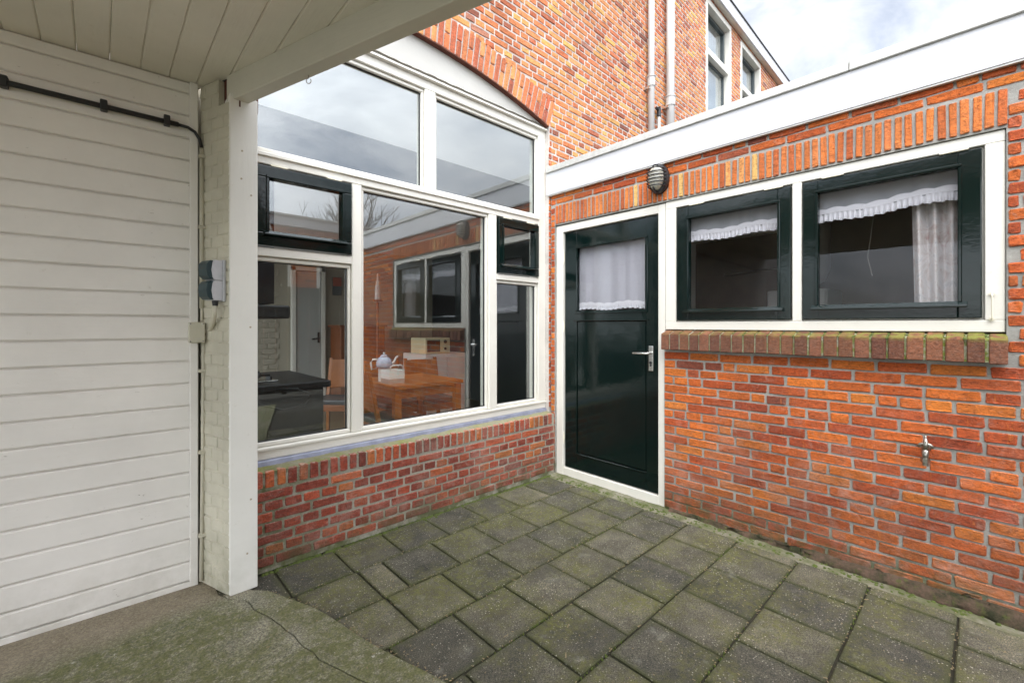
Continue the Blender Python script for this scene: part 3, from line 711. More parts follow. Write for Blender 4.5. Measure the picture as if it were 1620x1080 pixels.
for (a, b, c_, d, sw) in ((.592, 1.095, 1.667, 2.086, .057), (2.256, 2.706, 1.655, 2.084, .052)):
    s_ = MB(FH).ring(a, b, c_, d, sw, -.014, .045, sw + .012, sw + .004)
    sash = obj('vent_sash', s_, m_green, hs, bev=.005, seg=2)
    g = (a + sw, b - sw, c_ + sw + .012, d - sw - .004)
    obj('glazing_bead', MB(FH).ring(g[0] - .014, g[1] + .014, g[2] - .010, g[3] + .014, .016, -.020, -.012), m_green, sash, bev=.003)
    obj('drip_ledge', MB(FH).add([(g[0] - .025, g[2] - .008, -.036), (g[1] + .025, g[2] - .008, -.036), (g[1] + .025, g[2] + .010, -.013), (g[0] - .025, g[2] + .010, -.013), (g[0] - .025, g[2] - .018, -.036), (g[1] + .025, g[2] - .018, -.036), (g[1] + .025, g[2] - .018, -.013), (g[0] - .025, g[2] - .018, -.013)],
        [(0, 1, 2, 3), (4, 5, 6, 7), (0, 1, 5, 4), (1, 2, 6, 5), (2, 3, 7, 6), (3, 0, 4, 7)]), m_green, sash, bev=.002)
    obj('pane', MB(FH).box(g[0] - .002, g[1] + .002, g[2] - .002, g[3] + .002, .010, .014), m_glass, sash)
    for t in (.22, .80):
        u = a + (b - a) * t
        obj('hinge_strip', MB(FH).box(u - .042, u + .042, d + .001, d + .0085, -.014, .004), m_brassy, sash, bev=.002)
# upper storey windows
m_curtain_w = plain('net_curtain', (.42, .44, .49), .9, 0, .05, 3)
m_dkframe = plain('dark_window_paint', (.045, .06, .062), .35, 0, .1, 10)
for (a, b, z0, z1), tz in ((W1, 5.07), (W2, 5.08)):
    UM = lambda u, v, w: (u, yw(u) + w, v)
    f = MB(UM).ring(a, b, z0 + .002, z1, .055, -.006, .13, .08, .07).box(a + .055, b - .055, tz - .045, tz + .045, .02, .13)
    wfr = obj('upper_window_frame', f, m_white, hs, bev=.004)
    top = obj('upper_sash', MB(UM).ring(a + .056, b - .056, tz + .046, z1 - .071, .045, .075, .125), m_dkframe, wfr, bev=.003)
    obj('lower_sash', MB(UM).ring(a + .056, b - .056, z0 + .083, tz - .046, .03, .085, .125), m_dkframe, wfr, bev=.003)
    obj('pane', MB(UM).box(a + .08, b - .08, z0 + .1, z1 - .11, .100, .104), m_glass_up, wfr)
    cw = MB(UM).grid(lambda s_, t: (a + .06 + (b - a - .12) * s_, z0 + .05 + (z1 - z0 - .1) * t, .18 + .012 * sin(s_ * 75)), 90, 1)
    obj('net_curtain', cw, m_curtain_w, wfr, smooth=True)
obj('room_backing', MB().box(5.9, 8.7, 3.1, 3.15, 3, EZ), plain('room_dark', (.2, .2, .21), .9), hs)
# eaves
UM = lambda u, v, w: (u, yw(u) + w, v)
obj('eaves_board', MB(UM).box(2.0, 14, 5.79, 5.97, -.10, -.075), m_fascia, hs, bev=.003)
obj('eaves_soffit', MB(UM).box(2.0, 14, 5.80, 5.82, -.075, .02), m_white, hs)
obj('roof_edge', MB(UM).box(2.0, 14, 5.97, 5.985, -.115, .25), m_black, hs)
obj('roof', MB().box(4.66, 14, 2.76, 7.6, EZ + .1, EZ + .2).box(.2, 4.655, 3.89, 7.6, 4.1, 4.2), m_black, hs)  # left open above the added light shaft
# rain pipes
for (x, r, z0, rings, lab) in ((4.455, .034, 2.5, (3.93,), 'grey rain pipe on the house wall, the thinner one on the left of the pair'),
                               (4.885, .046, 2.5, (3.86,), 'pale grey rain pipe on the house wall, the thicker one nearer the upper windows')):
    y = yw(x) - r - .02
    rp_ = thing('rain_pipe', lab, 'pipe', (x, y, z0), 'rain pipes on the house wall')
    obj('pipe', MB().tube([(x - .0, y, z0), (x, y, 5.82)], r, 18), m_pvc, rp_, smooth=True)
    for z in rings:
        obj('collar', MB().tube([(x, y, z - .05), (x, y, z + .05)], r + .008, 18).tube([(x, y, z + .05), (x, y, z + .062)], r + .014, 18), m_pvc, rp_, smooth=False)
        obj('bracket', MB().box(x - r - .03, x - r + .01, y - .01, y + r + .03, z - .09, z - .065), m_steel, rp_)
xv = 4.655; yv = yw(xv) - .04
vp = thing('vent_pipe', 'short thin grey pipe with a dark cap between the two rain pipes', 'pipe', (xv, yv, 2.5))
obj('pipe', MB().tube([(xv, yv, 2.5), (xv, yv, 3.64)], .017, 12), m_pvc, vp, smooth=True)
obj('cap', MB().tube([(xv, yv, 3.62), (xv, yv, 3.70), (xv - .01, yv, 3.725)], .024, 12).tube([(xv - .02, yv, 3.69), (xv - .06, yv, 3.70)], .017, 10), m_black, vp)

# ------------------------------------------------------------------ carport: boards, beam, post; garage boards; pier
cp = thing('carport', 'cream painted carport with boarded ceiling, edge beam and square timber post', 'carport', (.49, 2.41, 0))
def bx(y): return .4335 + .3198 * (2.40 - y)           # inner face of the beam at height of its lower edge
x = -3.0 + .029; n = 0
while x < 1.6:
    a, b = x + .0005, x + .103; 
    # clip the board by the oblique beam line: y at which the beam inner face passes x
    yb = lambda q: 2.418 - (q - .452) / .3198
    ya, yb2 = min(2.70, yb(a)), min(2.70, yb(b))
    y0 = -1.6
    if ya > y0 + .1:
        yb2 = max(yb2, y0 + .02)
        mb = MB().add([(a, y0, 2.41), (b, y0, 2.41), (b, yb2, 2.41), (a, ya, 2.41), (a, y0, 2.43), (b, y0, 2.43), (b, yb2, 2.43), (a, ya, 2.43)],
                      [(0, 1, 2, 3), (4, 5, 6, 7), (0, 1, 5, 4), (1, 2, 6, 5), (2, 3, 7, 6), (3, 0, 4, 7)])
        obj('ceiling_board', mb, m_ceil, cp, bev=.005)
    x += .1035
bl = MB()
dv = Vector((.3045, -.9525, 0)); nv = Vector((.9525, .3045, 0))
P0 = Vector((.432, 2.418, 0))
def bpt(t, w, z): 
    p = P0 + dv * t + nv * w; return (p.x, p.y, z)
bl.add([bpt(-.0, 0, 2.29), bpt(4.2, 0, 2.29), bpt(4.2, .062, 2.29), bpt(-.05, .062, 2.29), bpt(-.0, 0, 2.409), bpt(4.2, 0, 2.409), bpt(4.2, .062, 2.50), bpt(-.05, .062, 2.50)],
       [(0, 1, 2, 3), (4, 5, 6, 7), (0, 1, 5, 4), (1, 2, 6, 5), (2, 3, 7, 6), (3, 0, 4, 7)])
obj('edge_beam', bl, m_beam, cp, bev=.004, seg=2)
obj('roof_deck', MB().add([(-3.2, -1.6, 2.432), (1.69, -1.6, 2.432), (.465, 2.36, 2.432), (.53, 2.58, 2.432), (-3.2, 2.75, 2.432), (-3.2, -1.6, 2.50), (1.69, -1.6, 2.50), (.465, 2.36, 2.50), (.53, 2.58, 2.50), (-3.2, 2.75, 2.50)],
    [(0, 1, 2, 3, 4), (9, 8, 7, 6, 5), (0, 5, 6, 1), (1, 6, 7, 2), (2, 7, 8, 3), (3, 8, 9, 4), (4, 9, 5, 0)]), m_black, cp)
obj('post', MB().box(.4345, .5495, 2.365, 2.49, .006, 2.315), m_post, cp, bev=.005, seg=2)
mb = MB()
for (x, z) in ((.484, 2.06), (.481, 1.93), (.521, 1.86), (.52, .43), (.505, .18), (.518, 1.24)):
    mb.tube([(x, 2.3635, z), (x, 2.3662, z)], .0045, 10)
obj('nail_head', mb, plain('nail_rust', (.42, .36, .26), .6), cp)
# garage boards
G0, GD = Vector((-.2853, 2.6188, 0)), Vector((.99924, -.03905, 0)); GN = Vector((-.03905, -.99924, 0))
GM = lambda s_, v, w: tuple(G0 + GD * s_ - GN * w + Vector((0, 0, v)))
gd = thing('garage_door', 'wide cream garage door of horizontal grooved boards under the carport', 'garage door', (-.6, 2.64, 0))
for i in range(23):
    z0 = .0165 + .1062 * i if i else .030
    z1 = .0165 + .1062 * (i + 1)
    z1 = min(z1, 2.409)
    e0, e1 = .0022, .0022
    # tongue and groove board with a sloped upper lip
    mb = MB(GM)
    pr = [(z0 + e0, .014), (z0 + e0, .004), (z0 + .0075, 0), (z1 - .010, 0), (z1 - e1 - .002, .006), (z1 - e1, .014)]
    s0, s1 = -2.9, .598
    vs = [(s0, z, w) for z, w in pr] + [(s1, z, w) for z, w in pr]; k = len(pr)
    fs = [(j, j + 1, k + j + 1, k + j) for j in range(k - 1)] + [tuple(range(k)), tuple(range(2 * k - 1, k - 1, -1)), (0, k, 2 * k - 1, k - 1)]
    obj('plank', mb.add(vs, fs), m_garage, gd)
obj('backing', MB(GM).box(-2.95, .60, .0, 2.409, .014, .05), m_garage, gd)
obj('gap_closer', MB(GM).box(-2.95, .60, 2.30, 2.4317, .0505, .085), m_garage, gd)  # added strip behind the boards, blocks sky light leaking through the gap
obj('stile', MB(GM).box(.5985, .632, .0, 2.409, -.006, .014), m_garage, gd, bev=.003)
obj('bottom_strip', MB(GM).box(-2.9, .62, .0, .0275, -.005, .012), m_garage, gd, bev=.002)
# pier of painted bricks between garage door and post
PA, PB = Vector((.4375, 2.372, 0)), Vector((.358, 2.60, 0)); PD = (PB - PA).normalized(); PN = Vector((-PD.y, PD.x, 0)); PN = PN if PN.x < 0 else -PN
PM = lambda s_, v, w: tuple(PA + PD * s_ - PN * w + Vector((0, 0, v)))
pier = thing('brick_pier', 'narrow cream painted brick pier between garage door and white post', 'pier', (.40, 2.5, 0))
obj('mortar_core', MB(PM).box(-.0, .25, .0, 2.26, .004, .09).box(.10, .25, 2.26, 2.405, .004, .09), m_pier, pier)
obj('broken_core', MB(PM).box(-.02, .10, 2.262, 2.409, .03, .12), plain('broken_brick', (.10, .03, .02), .95, 0, .5, 40, .006), pier)
prz = atan2(-PD.y, -PD.x)
for i in range(43):
    z = .03 + .0556 * i
    if z > 2.39: break
    cut = [0, .055, .15, .25] if i % 2 else [0, .10, .205, .25]
    for a, b in zip(cut[:-1], cut[1:]):
        if z > 2.26 and a < .09: continue
        q = brick_var(round(b - a - .006, 3), .0505, m_pier, nvar=5, jit=.0018)
        put_brick('brick', q, pier, PM((a + b) / 2, z, 0.0 + R.uniform(-.001, .0015)), (R.uniform(-.012, .012), R.uniform(-.012, .012), prz + R.uniform(-.012, .012)))
# conduit, box, socket, cable
cd = thing('conduit', 'thin cream painted conduit running down the corner beside the garage door', 'conduit', tuple(GM(.645, 0, -.02)))
cx = .645
obj('upper_pipe', MB(GM).tube([(cx, 2.10, -.016), (cx, 1.33, -.016)], .0095, 10).tube([(cx, 1.335, -.016), (cx, 1.26, -.016)], .0065, 8), m_conduit, cd, smooth=True)
obj('lower_pipe', MB(GM).tube([(cx + .008, 1.168, -.016), (cx + .004, .6, -.016), (cx - .002, .02, -.014)], .0085, 10), m_conduit, cd, smooth=True)
for v in (2.06, 1.72, 1.43, 1.03, .64, .24):
    obj('saddle_clip', MB(GM).box(cx - .014, cx + .026, v - .008, v + .008, -.030, -.004), m_conduit, cd, bev=.003)
jb = thing('junction_box', 'square cream junction box below the socket on the conduit', 'junction box', tuple(GM(.63, 1.16, 0)))
obj('box', MB(GM).box(.592, .652, 1.168, 1.262, -.048, -.0075), m_conduit, jb, bev=.004)
obj('lid', MB(GM).box(.590, .654, 1.166, 1.264, -.056, -.049), m_conduit, jb, bev=.003)
for (s_, v) in ((.597, 1.173), (.646, 1.173), (.597, 1.256), (.646, 1.256)): obj('screw', MB(GM).tube([(s_, v, -.0555), (s_, v, -.058)], .0028, 8), m_steel, jb)
obj('gland', MB(GM).tube([(.653, 1.222, -.030), (.672, 1.222, -.030)], .011, 12).tube([(.653, 1.19, -.030), (.659, 1.19, -.030)], .009, 12), m_conduit, jb)
sk = thing('power_socket', 'grey double outdoor socket with dark teal flaps on the pier', 'socket', tuple(PM(.07, 1.36, 0)))
m_sock = plain('socket_grey', (.52, .53, .56), .35); m_teal = plain('socket_teal', (.008, .035, .042), .3)
for v in (1.362, 1.455):
    pr = [(-.012, 0), (-.048, .0), (-.056, .012), (-.060, .045), (-.056, .078), (-.048, .091), (-.012, .091)]
    vs = [(.035, v + b, a) for a, b in pr] + [(.112, v + b, a) for a, b in pr]; k = len(pr)
    fs = [(j, (j + 1) % k, k + (j + 1) % k, k + j) for j in range(k)] + [tuple(range(k)), tuple(range(2 * k - 1, k - 1, -1))]
    obj('socket_body', MB(PM).add(vs, fs), m_sock, sk, bev=.002)
    pr = [(-.050, .003), (-.062, .003), (-.076, .018), (-.081, .046), (-.078, .072), (-.064, .088), (-.052, .088), (-.060, .046)]
    vs = [(.038, v + b, a) for a, b in pr] + [(.109, v + b, a) for a, b in pr]; k = len(pr)
    fs = [(j, (j + 1) % k, k + (j + 1) % k, k + j) for j in range(k)] + [tuple(range(k)), tuple(range(2 * k - 1, k - 1, -1))]
    obj('socket_flap', MB(PM).add(vs, fs), m_teal, sk, bev=.002)
obj('back_plate', MB(PM).box(.030, .116, 1.358, 1.550, -.013, -.001), m_sock, sk, bev=.002)
obj('cable_gland', MB(PM).tube([(.06, 1.362, -.032), (.06, 1.338, -.032)], [.014, .011], 12), m_black, sk)
el = [PM(.06, 1.342, -.032), PM(.062, 1.30, -.034)]
a_, b_ = Vector(PM(.062, 1.30, -.034)), Vector(GM(.672, 1.222, -.030))
for i in range(1, 9):
    t = i / 8; el.append(tuple((a_ * (1 - t) + b_ * t) + Vector((0, 0, -.045 * sin(t * pi / 2) * (1 - t) * 1.2))))
single('socket_pipe', MB().tube(el, .0095, 12), m_conduit, 'curved cream pipe joining the socket to the junction box', 'pipe', smooth=True)
cb = thing('black_conduit', 'black conduit clipped level across the upper garage boards', 'conduit', tuple(GM(-.5, 2.19, 0)))
obj('tube', MB(GM).tube([(-2.4, 2.191, -.022), (0, 2.19, -.022), (.555, 2.185, -.022)], .0115, 10), m_black, cb, smooth=True)
obj('flex', MB(GM).tube([(.55, 2.185, -.022), (.59, 2.183, -.022), (.618, 2.168, -.021), (.636, 2.140, -.018), (.644, 2.10, -.016)], .0075, 8), m_black, cb, smooth=True)
for s_ in (-.6, .012, .298, .512):
    obj('clip', MB(GM).box(s_ - .012, s_ + .012, 2.170, 2.214, -.037, -.0005), m_black, cb, bev=.003)
hp = Vector(bpt(.53, .045, 2.29))
rg_ = [(hp.x + .010 * cos(t) * .73, hp.y - .010 * cos(t) * .68, hp.z - .024 + .011 * sin(t)) for t in [pi * 2 * i / 16 + pi / 2 for i in range(15)]]
single('eye_hook', MB().tube([(hp.x, hp.y, hp.z + .005), (hp.x, hp.y, hp.z - .012)] + rg_, .0017, 8), m_tap, 'small steel screw eye hanging under the carport beam', 'hook', smooth=True)

# ------------------------------------------------------------------ lamp and tap on the outbuilding wall
ly, lz = 1.527, 2.243
lp = thing('wall_lamp', 'black bulkhead wall lamp with ribbed cage above the green door', 'wall lamp', (XR, ly, lz))
m_lglass = plain('lamp_glass', (.55, .54, .46), .25, 0, .3, 40)
LMp = lambda u, v, w: (XR - .006 - w, ly + u, lz + v)
def oval(n, a, b): return [(a * cos(2 * pi * i / n), b * sin(2 * pi * i / n)) for i in range(n)]
def loft(secs, mapf):
    mb = MB(mapf); n = len(secs[0][0]); vs = [(x, y, w) for pts, w in secs for x, y in pts]
    fs = [(k * n + i, k * n + (i + 1) % n, (k + 1) * n + (i + 1) % n, (k + 1) * n + i) for k in range(len(secs) - 1) for i in range(n)]
    fs += [tuple(range(n)), tuple(range((len(secs) - 1) * n, len(secs) * n))]
    return mb.add(vs, fs)
obj('base', loft([(oval(28, .070, .100), -.004), (oval(28, .071, .101), .018), (oval(28, .064, .094), .034), (oval(28, .056, .086), .036)], LMp), m_black, lp, smooth=False)
obj('lamp_glass', loft([(oval(24, .050, .080), .034), (oval(24, .050, .080), .05), (oval(24, .046, .075), .072), (oval(24, .036, .062), .088), (oval(24, .018, .035), .095)], LMp), m_lglass, lp, smooth=True)
for v in (-.058, -.035, -.012, .011, .034, .057):
    wd = .062 * math.sqrt(max(.1, 1 - (v / .098) ** 2))
    pts = [LMp(-wd, v, .03), LMp(-wd * .97, v, .062), LMp(-wd * .8, v, .088), LMp(-wd * .4, v, .101), LMp(0, v, .104), LMp(wd * .4, v, .101), LMp(wd * .8, v, .088), LMp(wd * .97, v, .062), LMp(wd, v, .03)]
    obj('cage_bar', MB().tube(pts, .0042, 8), m_black, lp, smooth=True)
pts = [LMp(0, -.092, .03), LMp(0, -.086, .07), LMp(0, -.070, .092)]; obj('cage_rib', MB().tube(pts, .006, 8).tube([LMp(0, .092, .03), LMp(0, .086, .07), LMp(0, .070, .092)], .006, 8), m_black, lp, smooth=True)
ty, tz = .192, .672
tp = thing('garden_tap', 'small tarnished metal outdoor tap on the brick wall under the window', 'tap', (XR, ty, tz))
TM = lambda u, v, w: (XR - w, ty + u, tz + v)
obj('body', MB(TM).tube([(0, .012, -.01), (0, .012, .03), (0, .010, .05), (0, -.004, .062), (0, -.040, .064)], [.010, .010, .013, .013, .011], 14).tube([(0, .012, -.001), (0, .012, .005)], .018, 14), m_tap, tp, smooth=True)
obj('spout_nut', MB(TM).tube([(0, -.028, .064), (0, -.044, .064)], .0165, 6).tube([(0, -.044, .064), (0, -.060, .064)], .0115, 12), m_tap, tp)
obj('spindle', MB(TM).tube([(0, .01, .052), (0, .036, .052), (0, .062, .052)], [.015, .011, .0055], 10), m_tap, tp, smooth=True)
obj('handle', MB(TM).tube([(-.027, .020, .052), (-.016, .034, .052), (0, .037, .052), (.016, .034, .052), (.027, .020, .052)], [.008, .006, .008, .006, .008], 8).tube([(0, .055, .052), (0, .072, .052)], .0035, 8), m_tap, tp, smooth=True)

# ------------------------------------------------------------------ curtains behind the outbuilding panes
m_sheer = lace_mat('sheer_grey', (.24, .25, .27), .3, .36, 500)
m_lace = lace_mat('lace_white', (.56, .56, .60), .38, .35, 190)
m_lace_d = lace_mat('lace_door', (.34, .34, .38), .42, .40, 170)
def hang(name, y0, y1, ztop, zb0, zb1, x, fold, amp, mat, label, sc=.0, lower=.0):
    t = thing(name, label, 'curtain', (x, (y0 + y1) / 2, ztop))
    zb = lambda s_: zb0 + (zb1 - zb0) * s_ + .006 * sin(s_ * 11)
    obj('fabric', MB().grid(lambda s_, r: (x + amp * (.3 + .7 * (1 - r)) * sin(s_ * fold * 2 * pi + 1.2 * sin(s_ * 9)), y0 + (y1 - y0) * s_, zb(s_) + (ztop - zb(s_)) * r), 130, 6), mat, t, smooth=True)
    if lower:
        nf = int(abs(y1 - y0) / .021)
        obj('lace_edge', MB().grid(lambda s_, r: (x - .006 + amp * 1.2 * sin(s_ * nf * 2 * pi) * (1 - r), y0 + (y1 - y0) * s_, zb(s_) + .012 - (1 - r) * (lower + .006 * abs(sin(s_ * nf * pi * .5)))), 260, 5), m_lace, t, smooth=True)
        obj('lace_band', MB().grid(lambda s_, r: (x - .008, y0 + (y1 - y0) * s_, zb(s_) + .006 + r * (.022 + .008 * abs(sin(s_ * nf * pi * .25)))), 260, 3), m_lace, t, smooth=True)
    return t
hang('valance', 1.40, .77, 2.0, 1.832, 1.838, XR + .075, 6, .006, m_sheer, 'sheer lace valance across the top of the smaller side window', lower=.042)
hang('valance', .68, .04, 2.02, 1.835, 1.868, XR + .075, 5, .007, m_sheer, 'sheer lace valance across the top of the larger side window', lower=.045)
hang('door_curtain', 2.30, 1.64, 1.90, 1.395, 1.395, XR + .085, 5, .006, m_lace_d, 'white lace curtain behind the pane of the green door', lower=.03)
M = Mat('drape_marbled'); n_ = M.noise(9, 8, .75, dist=2.)
m_drape = M.set(M.ramp(n_, [(.30, (.36, .24, .24)), (.43, (.46, .41, .40)), (.52, (.55, .53, .53)), (.64, (.38, .375, .40)), (.75, (.34, .29, .32))]), .8)
t_ = thing('side_drape', 'pinkish marbled drape gathered at one side of the larger side window', 'curtain', (XR + .12, .15, 1.3))
obj('fabric', MB().grid(lambda s_, r: (XR + .13 + .028 * sin(s_ * 4.2 * 2 * pi) * (.5 + .5 * s_), .01 + (.235 + .015 * r) * s_, 1.25 + .78 * r), 120, 8), m_drape, t_, smooth=True)
# store room contents seen through the panes
m_enamel = plain('white_enamel', (.62, .62, .6), .35, 0, .08, 8)
bo = thing('boiler', 'white rounded boiler tank high up inside the side window', 'boiler', (4.2, 1.02, 1.66))
obj('tank', MB().lathe((4.25, 1.02, 1.55), [(.02, 0), (.13, .05), (.17, .16), (.17, .5), (.12, .58), (.02, .6)], 24), m_enamel, bo, smooth=True)
cbx = thing('white_cabinet', 'white upright cabinet standing inside behind the larger side window', 'cabinet', (4.1, .85, 0))
obj('carcass', MB().box(3.9, 4.4, .80, 1.20, .02, 1.52), m_enamel, cbx, bev=.01); obj('door', MB().box(3.885, 3.9, .81, 1.19, .05, 1.50), m_enamel, cbx, bev=.004)
single('hanging_cord', MB().tube([(3.1, .42, 2.36), (3.1, .42, 1.9), (3.1, .435, 1.75), (3.1, .45, 1.62), (3.1, .43, 1.52)], .0022, 6), plain('cord_grey', (.16, .14, .12), .7), 'thin grey cord hanging down inside the larger side window', 'cord')
ip = thing('inner_post', 'pale painted inner door post seen through the smaller side window', 'post', (3.9, 1.9, 0))
obj('post', MB().box(3.85, 3.95, 1.80, 1.90, .02, 2.37), m_white, ip, bev=.004); obj('head', MB().box(3.86, 3.94, .9, 1.80, 1.98, 2.06), m_white, ip, bev=.004)
mf = thing('towel_rail', 'bent metal pipe rail inside behind the smaller side window', 'rail', (4.8, 1.2, 1.4))
obj('rail', MB().tube([(4.85, 1.9, 1.78), (4.85, 1.35, 1.80), (4.85, 1.22, 1.77), (4.85, 1.18, 1.66), (4.85, 1.2, 1.45)], .016, 8), m_steel, mf, smooth=True)

# ------------------------------------------------------------------ kitchen behind the big window
m_cream = plain('kitchen_wall_paint', (.36, .33, .26), .85, 0, .08, 3)
m_floor = plain('kitchen_floor_wood', (.10, .06, .03), .4, 0, .3, 8)
m_wceil = plain('ceiling_white', (.82, .83, .85), .8, 0, .02, 2)
m_bulk = plain('bulkhead_grey', (.10, .10, .11), .8, 0, .03, 2)
m_wood = plain('orange_wood', (.29, .088, .012), .35, 0, .3, 14)
m_wood_d = plain('red_brown_wood', (.22, .065, .018), .35, 0, .3, 14)
m_counter = plain('black_counter', (.012, .012, .014), .35)
m_leather = plain('black_leather', (.02, .02, .026), .4)
m_kdoor = plain('kitchen_door_paint', (.38, .39, .37), .5, 0, .05, 3)
obj('kitchen_floor', MB().box(.2, 4.6, 2.70, 7.2, -.03, .02), m_floor, kind='structure')
obj('added_bounce_yard', MB().box(-7, .19, 2.96, 9, -.045, -.02), plain('bounce_pale', (.38, .37, .35), .9), kind='structure')  # added unseen pale ground, bounces light into the kitchen
obj('kitchen_ceiling', MB().box(.2, 4.6, 3.86, 7.2, 2.46, 2.50), m_wceil, kind='structure')
obj('ceiling_bulkhead', MB().box(.2, 4.6, 3.83, 3.86, 2.44, 2.95), m_bulk, kind='structure')
obj('added_light_well', MB().box(.2, 4.6, 3.83, 3.88, 2.951, 4.2).box(.15, .2, 2.75, 3.88, 2.98, 4.2).box(4.6, 4.65, 2.76, 3.88, 2.98, 4.2), m_wceil, kind='structure')  # added shaft open to the sky, put in to brighten the kitchen
obj('dimmed_side_wall', MB().box(4.5, 4.6, 2.75, 7.1, 0, 3), plain('dimmed_wall', (.03, .03, .033), .7), kind='structure')  # wall coloured near black to stand in for the dim room
kw = obj('kitchen_wall', MB().box(.2, .3, 2.96, 3.05, 0, 3).box(.2, .3, 3.05, 6.8, 0, .35).box(.2, .3, 3.05, 6.8, 2.90, 3).box(.2, .3, 6.8, 7.1, 0, 3).box(.3, 4.5, 7.0, 7.1, 0, 3).box(.2, .45, 2.70, 2.95, 0, 3), m_cream, kind='structure')  # unseen left side left open to let in light from the added yard
it = courses(.3, 1.9, [.05 + .075 * i for i in range(31)], .075, [], 'run', .22, gap=.008)
for u, z, w, h in it[:280]: put_brick('brick', brick_var(min(QW, key=lambda t: abs(t - w)), .067, m_cream, nvar=3), kw, (u, 6.99, z), (0, 0, 0))
idr = thing('kitchen_door', 'pale grey interior door with dark handle at the back of the kitchen', 'door', (2.28, 6.95, 0))
obj('leaf', MB().box(2.11, 2.47, 6.93, 6.97, .03, 2.05), m_kdoor, idr, bev=.004)
obj('door_frame', MB().box(2.05, 2.105, 6.91, 6.99, .02, 2.11).box(2.475, 2.53, 6.91, 6.99, .02, 2.11).box(2.05, 2.53, 6.91, 6.99, 2.055, 2.11), m_white, idr, bev=.004)
obj('handle', MB().tube([(2.43, 6.93, 1.05), (2.43, 6.88, 1.05), (2.32, 6.88, 1.04)], .011, 8).box(2.415, 2.445, 6.922, 6.93, .98, 1.14), m_black, idr)
ct = thing('kitchen_counter', 'black kitchen counter with drawers just inside the lower left pane', 'counter', (.7, 3.3, 0))
obj('worktop', MB().box(.32, 1.06, 2.80, 3.62, .865, .905), m_counter, ct, bev=.006); obj('base_unit', MB().box(.34, 1.02, 2.83, 3.58, .02, .863), m_counter, ct)
for z in (.12, .38, .63): obj('drawer', MB().box(1.02, 1.035, 2.86, 3.55, z, z + .22), m_counter, ct, bev=.004)
hob = thing('gas_hob', 'steel gas hob with black grates set on the black counter', 'hob', (.62, 3.2, .905))
obj('plate', MB().box(.42, .80, 2.95, 3.45, .905, .915), m_steel, hob, bev=.003)
for (x, y) in ((.52, 3.07), (.70, 3.07), (.52, 3.32), (.70, 3.32)):
    obj('pan_grate', MB().box(x - .08, x + .08, y - .006, y + .006, .93, .942).box(x - .006, x + .006, y - .08, y + .08, .93, .942).box(x - .08, x - .07, y - .05, y + .05, .915, .93).box(x + .07, x + .08, y - .05, y + .05, .915, .93), m_black, hob)
single('hob_cable', MB().tube([(.62, 2.815, .88), (.66, 2.80, .80), (.78, 2.795, .755), (.90, 2.795, .77), (.94, 2.795, .83), (.86, 2.80, .87), (.74, 2.80, .878)], .006, 8), m_black, 'black cable looped in front of the kitchen counter edge', 'cable', smooth=True)
hd = thing('cooker_hood', 'black cooker hood above the counter at the edge of the pane', 'cooker hood', (.55, 3.1, 1.28))
obj('chimney', MB().box(.32, .78, 2.97, 3.4, 1.38, 2.2), m_counter, hd, bev=.004); obj('visor', MB().box(.32, .86, 2.93, 3.45, 1.29, 1.37), m_black, hd, bev=.01)
tb = thing('dining_table', 'orange wooden dining table behind the big middle pane', 'table', (2.1, 3.7, .02))
obj('tabletop', MB().box(1.76, 2.46, 3.30, 4.02, .715, .75), m_wood, tb, bev=.004)
obj('apron', MB().box(1.83, 2.39, 3.345, 3.365, .635, .714).box(1.83, 2.39, 3.955, 3.975, .635, .714).box(1.79, 1.81, 3.39, 3.93, .635, .714).box(2.41, 2.43, 3.39, 3.93, .635, .714), m_wood, tb)
for (x, y) in ((1.775, 3.315), (2.385, 3.315), (1.775, 3.945), (2.385, 3.945)): obj('leg', MB().box(x, x + .06, y, y + .06, .02, .714), m_wood, tb, bev=.003)
def chair(x, y, rz, label):
    t = thing('dining_chair', label, 'chair', (x, y, .02), 'chairs around the dining table')
    c, s_ = cos(rz), sin(rz); CM = lambda a, b, z: (x + a * c - b * s_, y + a * s_ + b * c, z + .02)   # faces +b
    obj('seat', MB(CM).box(-.20, .20, -.19, .21, .41, .46), m_leather, t, bev=.015, seg=2)
    obj('seat_frame', MB(CM).box(-.20, .20, -.20, .21, .345, .409), m_wood_d, t, bev=.004)
    for a in (-.2, .165):
        obj('leg', MB(CM).box(a, a + .035, .17, .21, 0, .344), m_wood_d, t, bev=.003)
        obj('leg', MB(CM).add([(a, -.20, 0), (a + .035, -.20, 0), (a + .035, -.165, 0), (a, -.165, 0), (a, -.21, .46), (a + .035, -.21, .46), (a + .035, -.175, .46), (a, -.175, .46), (a, -.29, .86), (a + .035, -.29, .86), (a + .035, -.262, .86), (a, -.262, .86)],
            [(0, 1, 2, 3), (0, 1, 5, 4), (1, 2, 6, 5), (2, 3, 7, 6), (3, 0, 4, 7), (4, 5, 9, 8), (5, 6, 10, 9), (6, 7, 11, 10), (7, 4, 8, 11), (8, 9, 10, 11)]), m_wood, t, bev=.003)
    bk = MB(CM).grid(lambda p, q: (-.165 + .33 * p, -.198 - .078 * q - .02 * sin(p * pi), .54 + .30 * q), 10, 4)
    bk.grid(lambda p, q: (-.165 + .33 * p, -.180 - .078 * q - .02 * sin(p * pi), .54 + .30 * q), 10, 4)
    obj('backrest', bk, m_wood, t)
    return t
chair(1.83, 3.52, -pi / 2, 'wooden chair at the near left end of the table, seen side on')
chair(2.22, 4.18, pi, 'left one of two wooden chairs behind the table')
chair(2.64, 4.12, pi * .97, 'right one of two wooden chairs behind the table, nearest the cabinet')
chair(1.86, 4.75, pi * .75, 'wooden chair seen through the lower left pane beyond the counter')
tr = thing('tea_box', 'white and tan open tea box with handle standing on the table', 'box', (1.86, 3.50, .75))
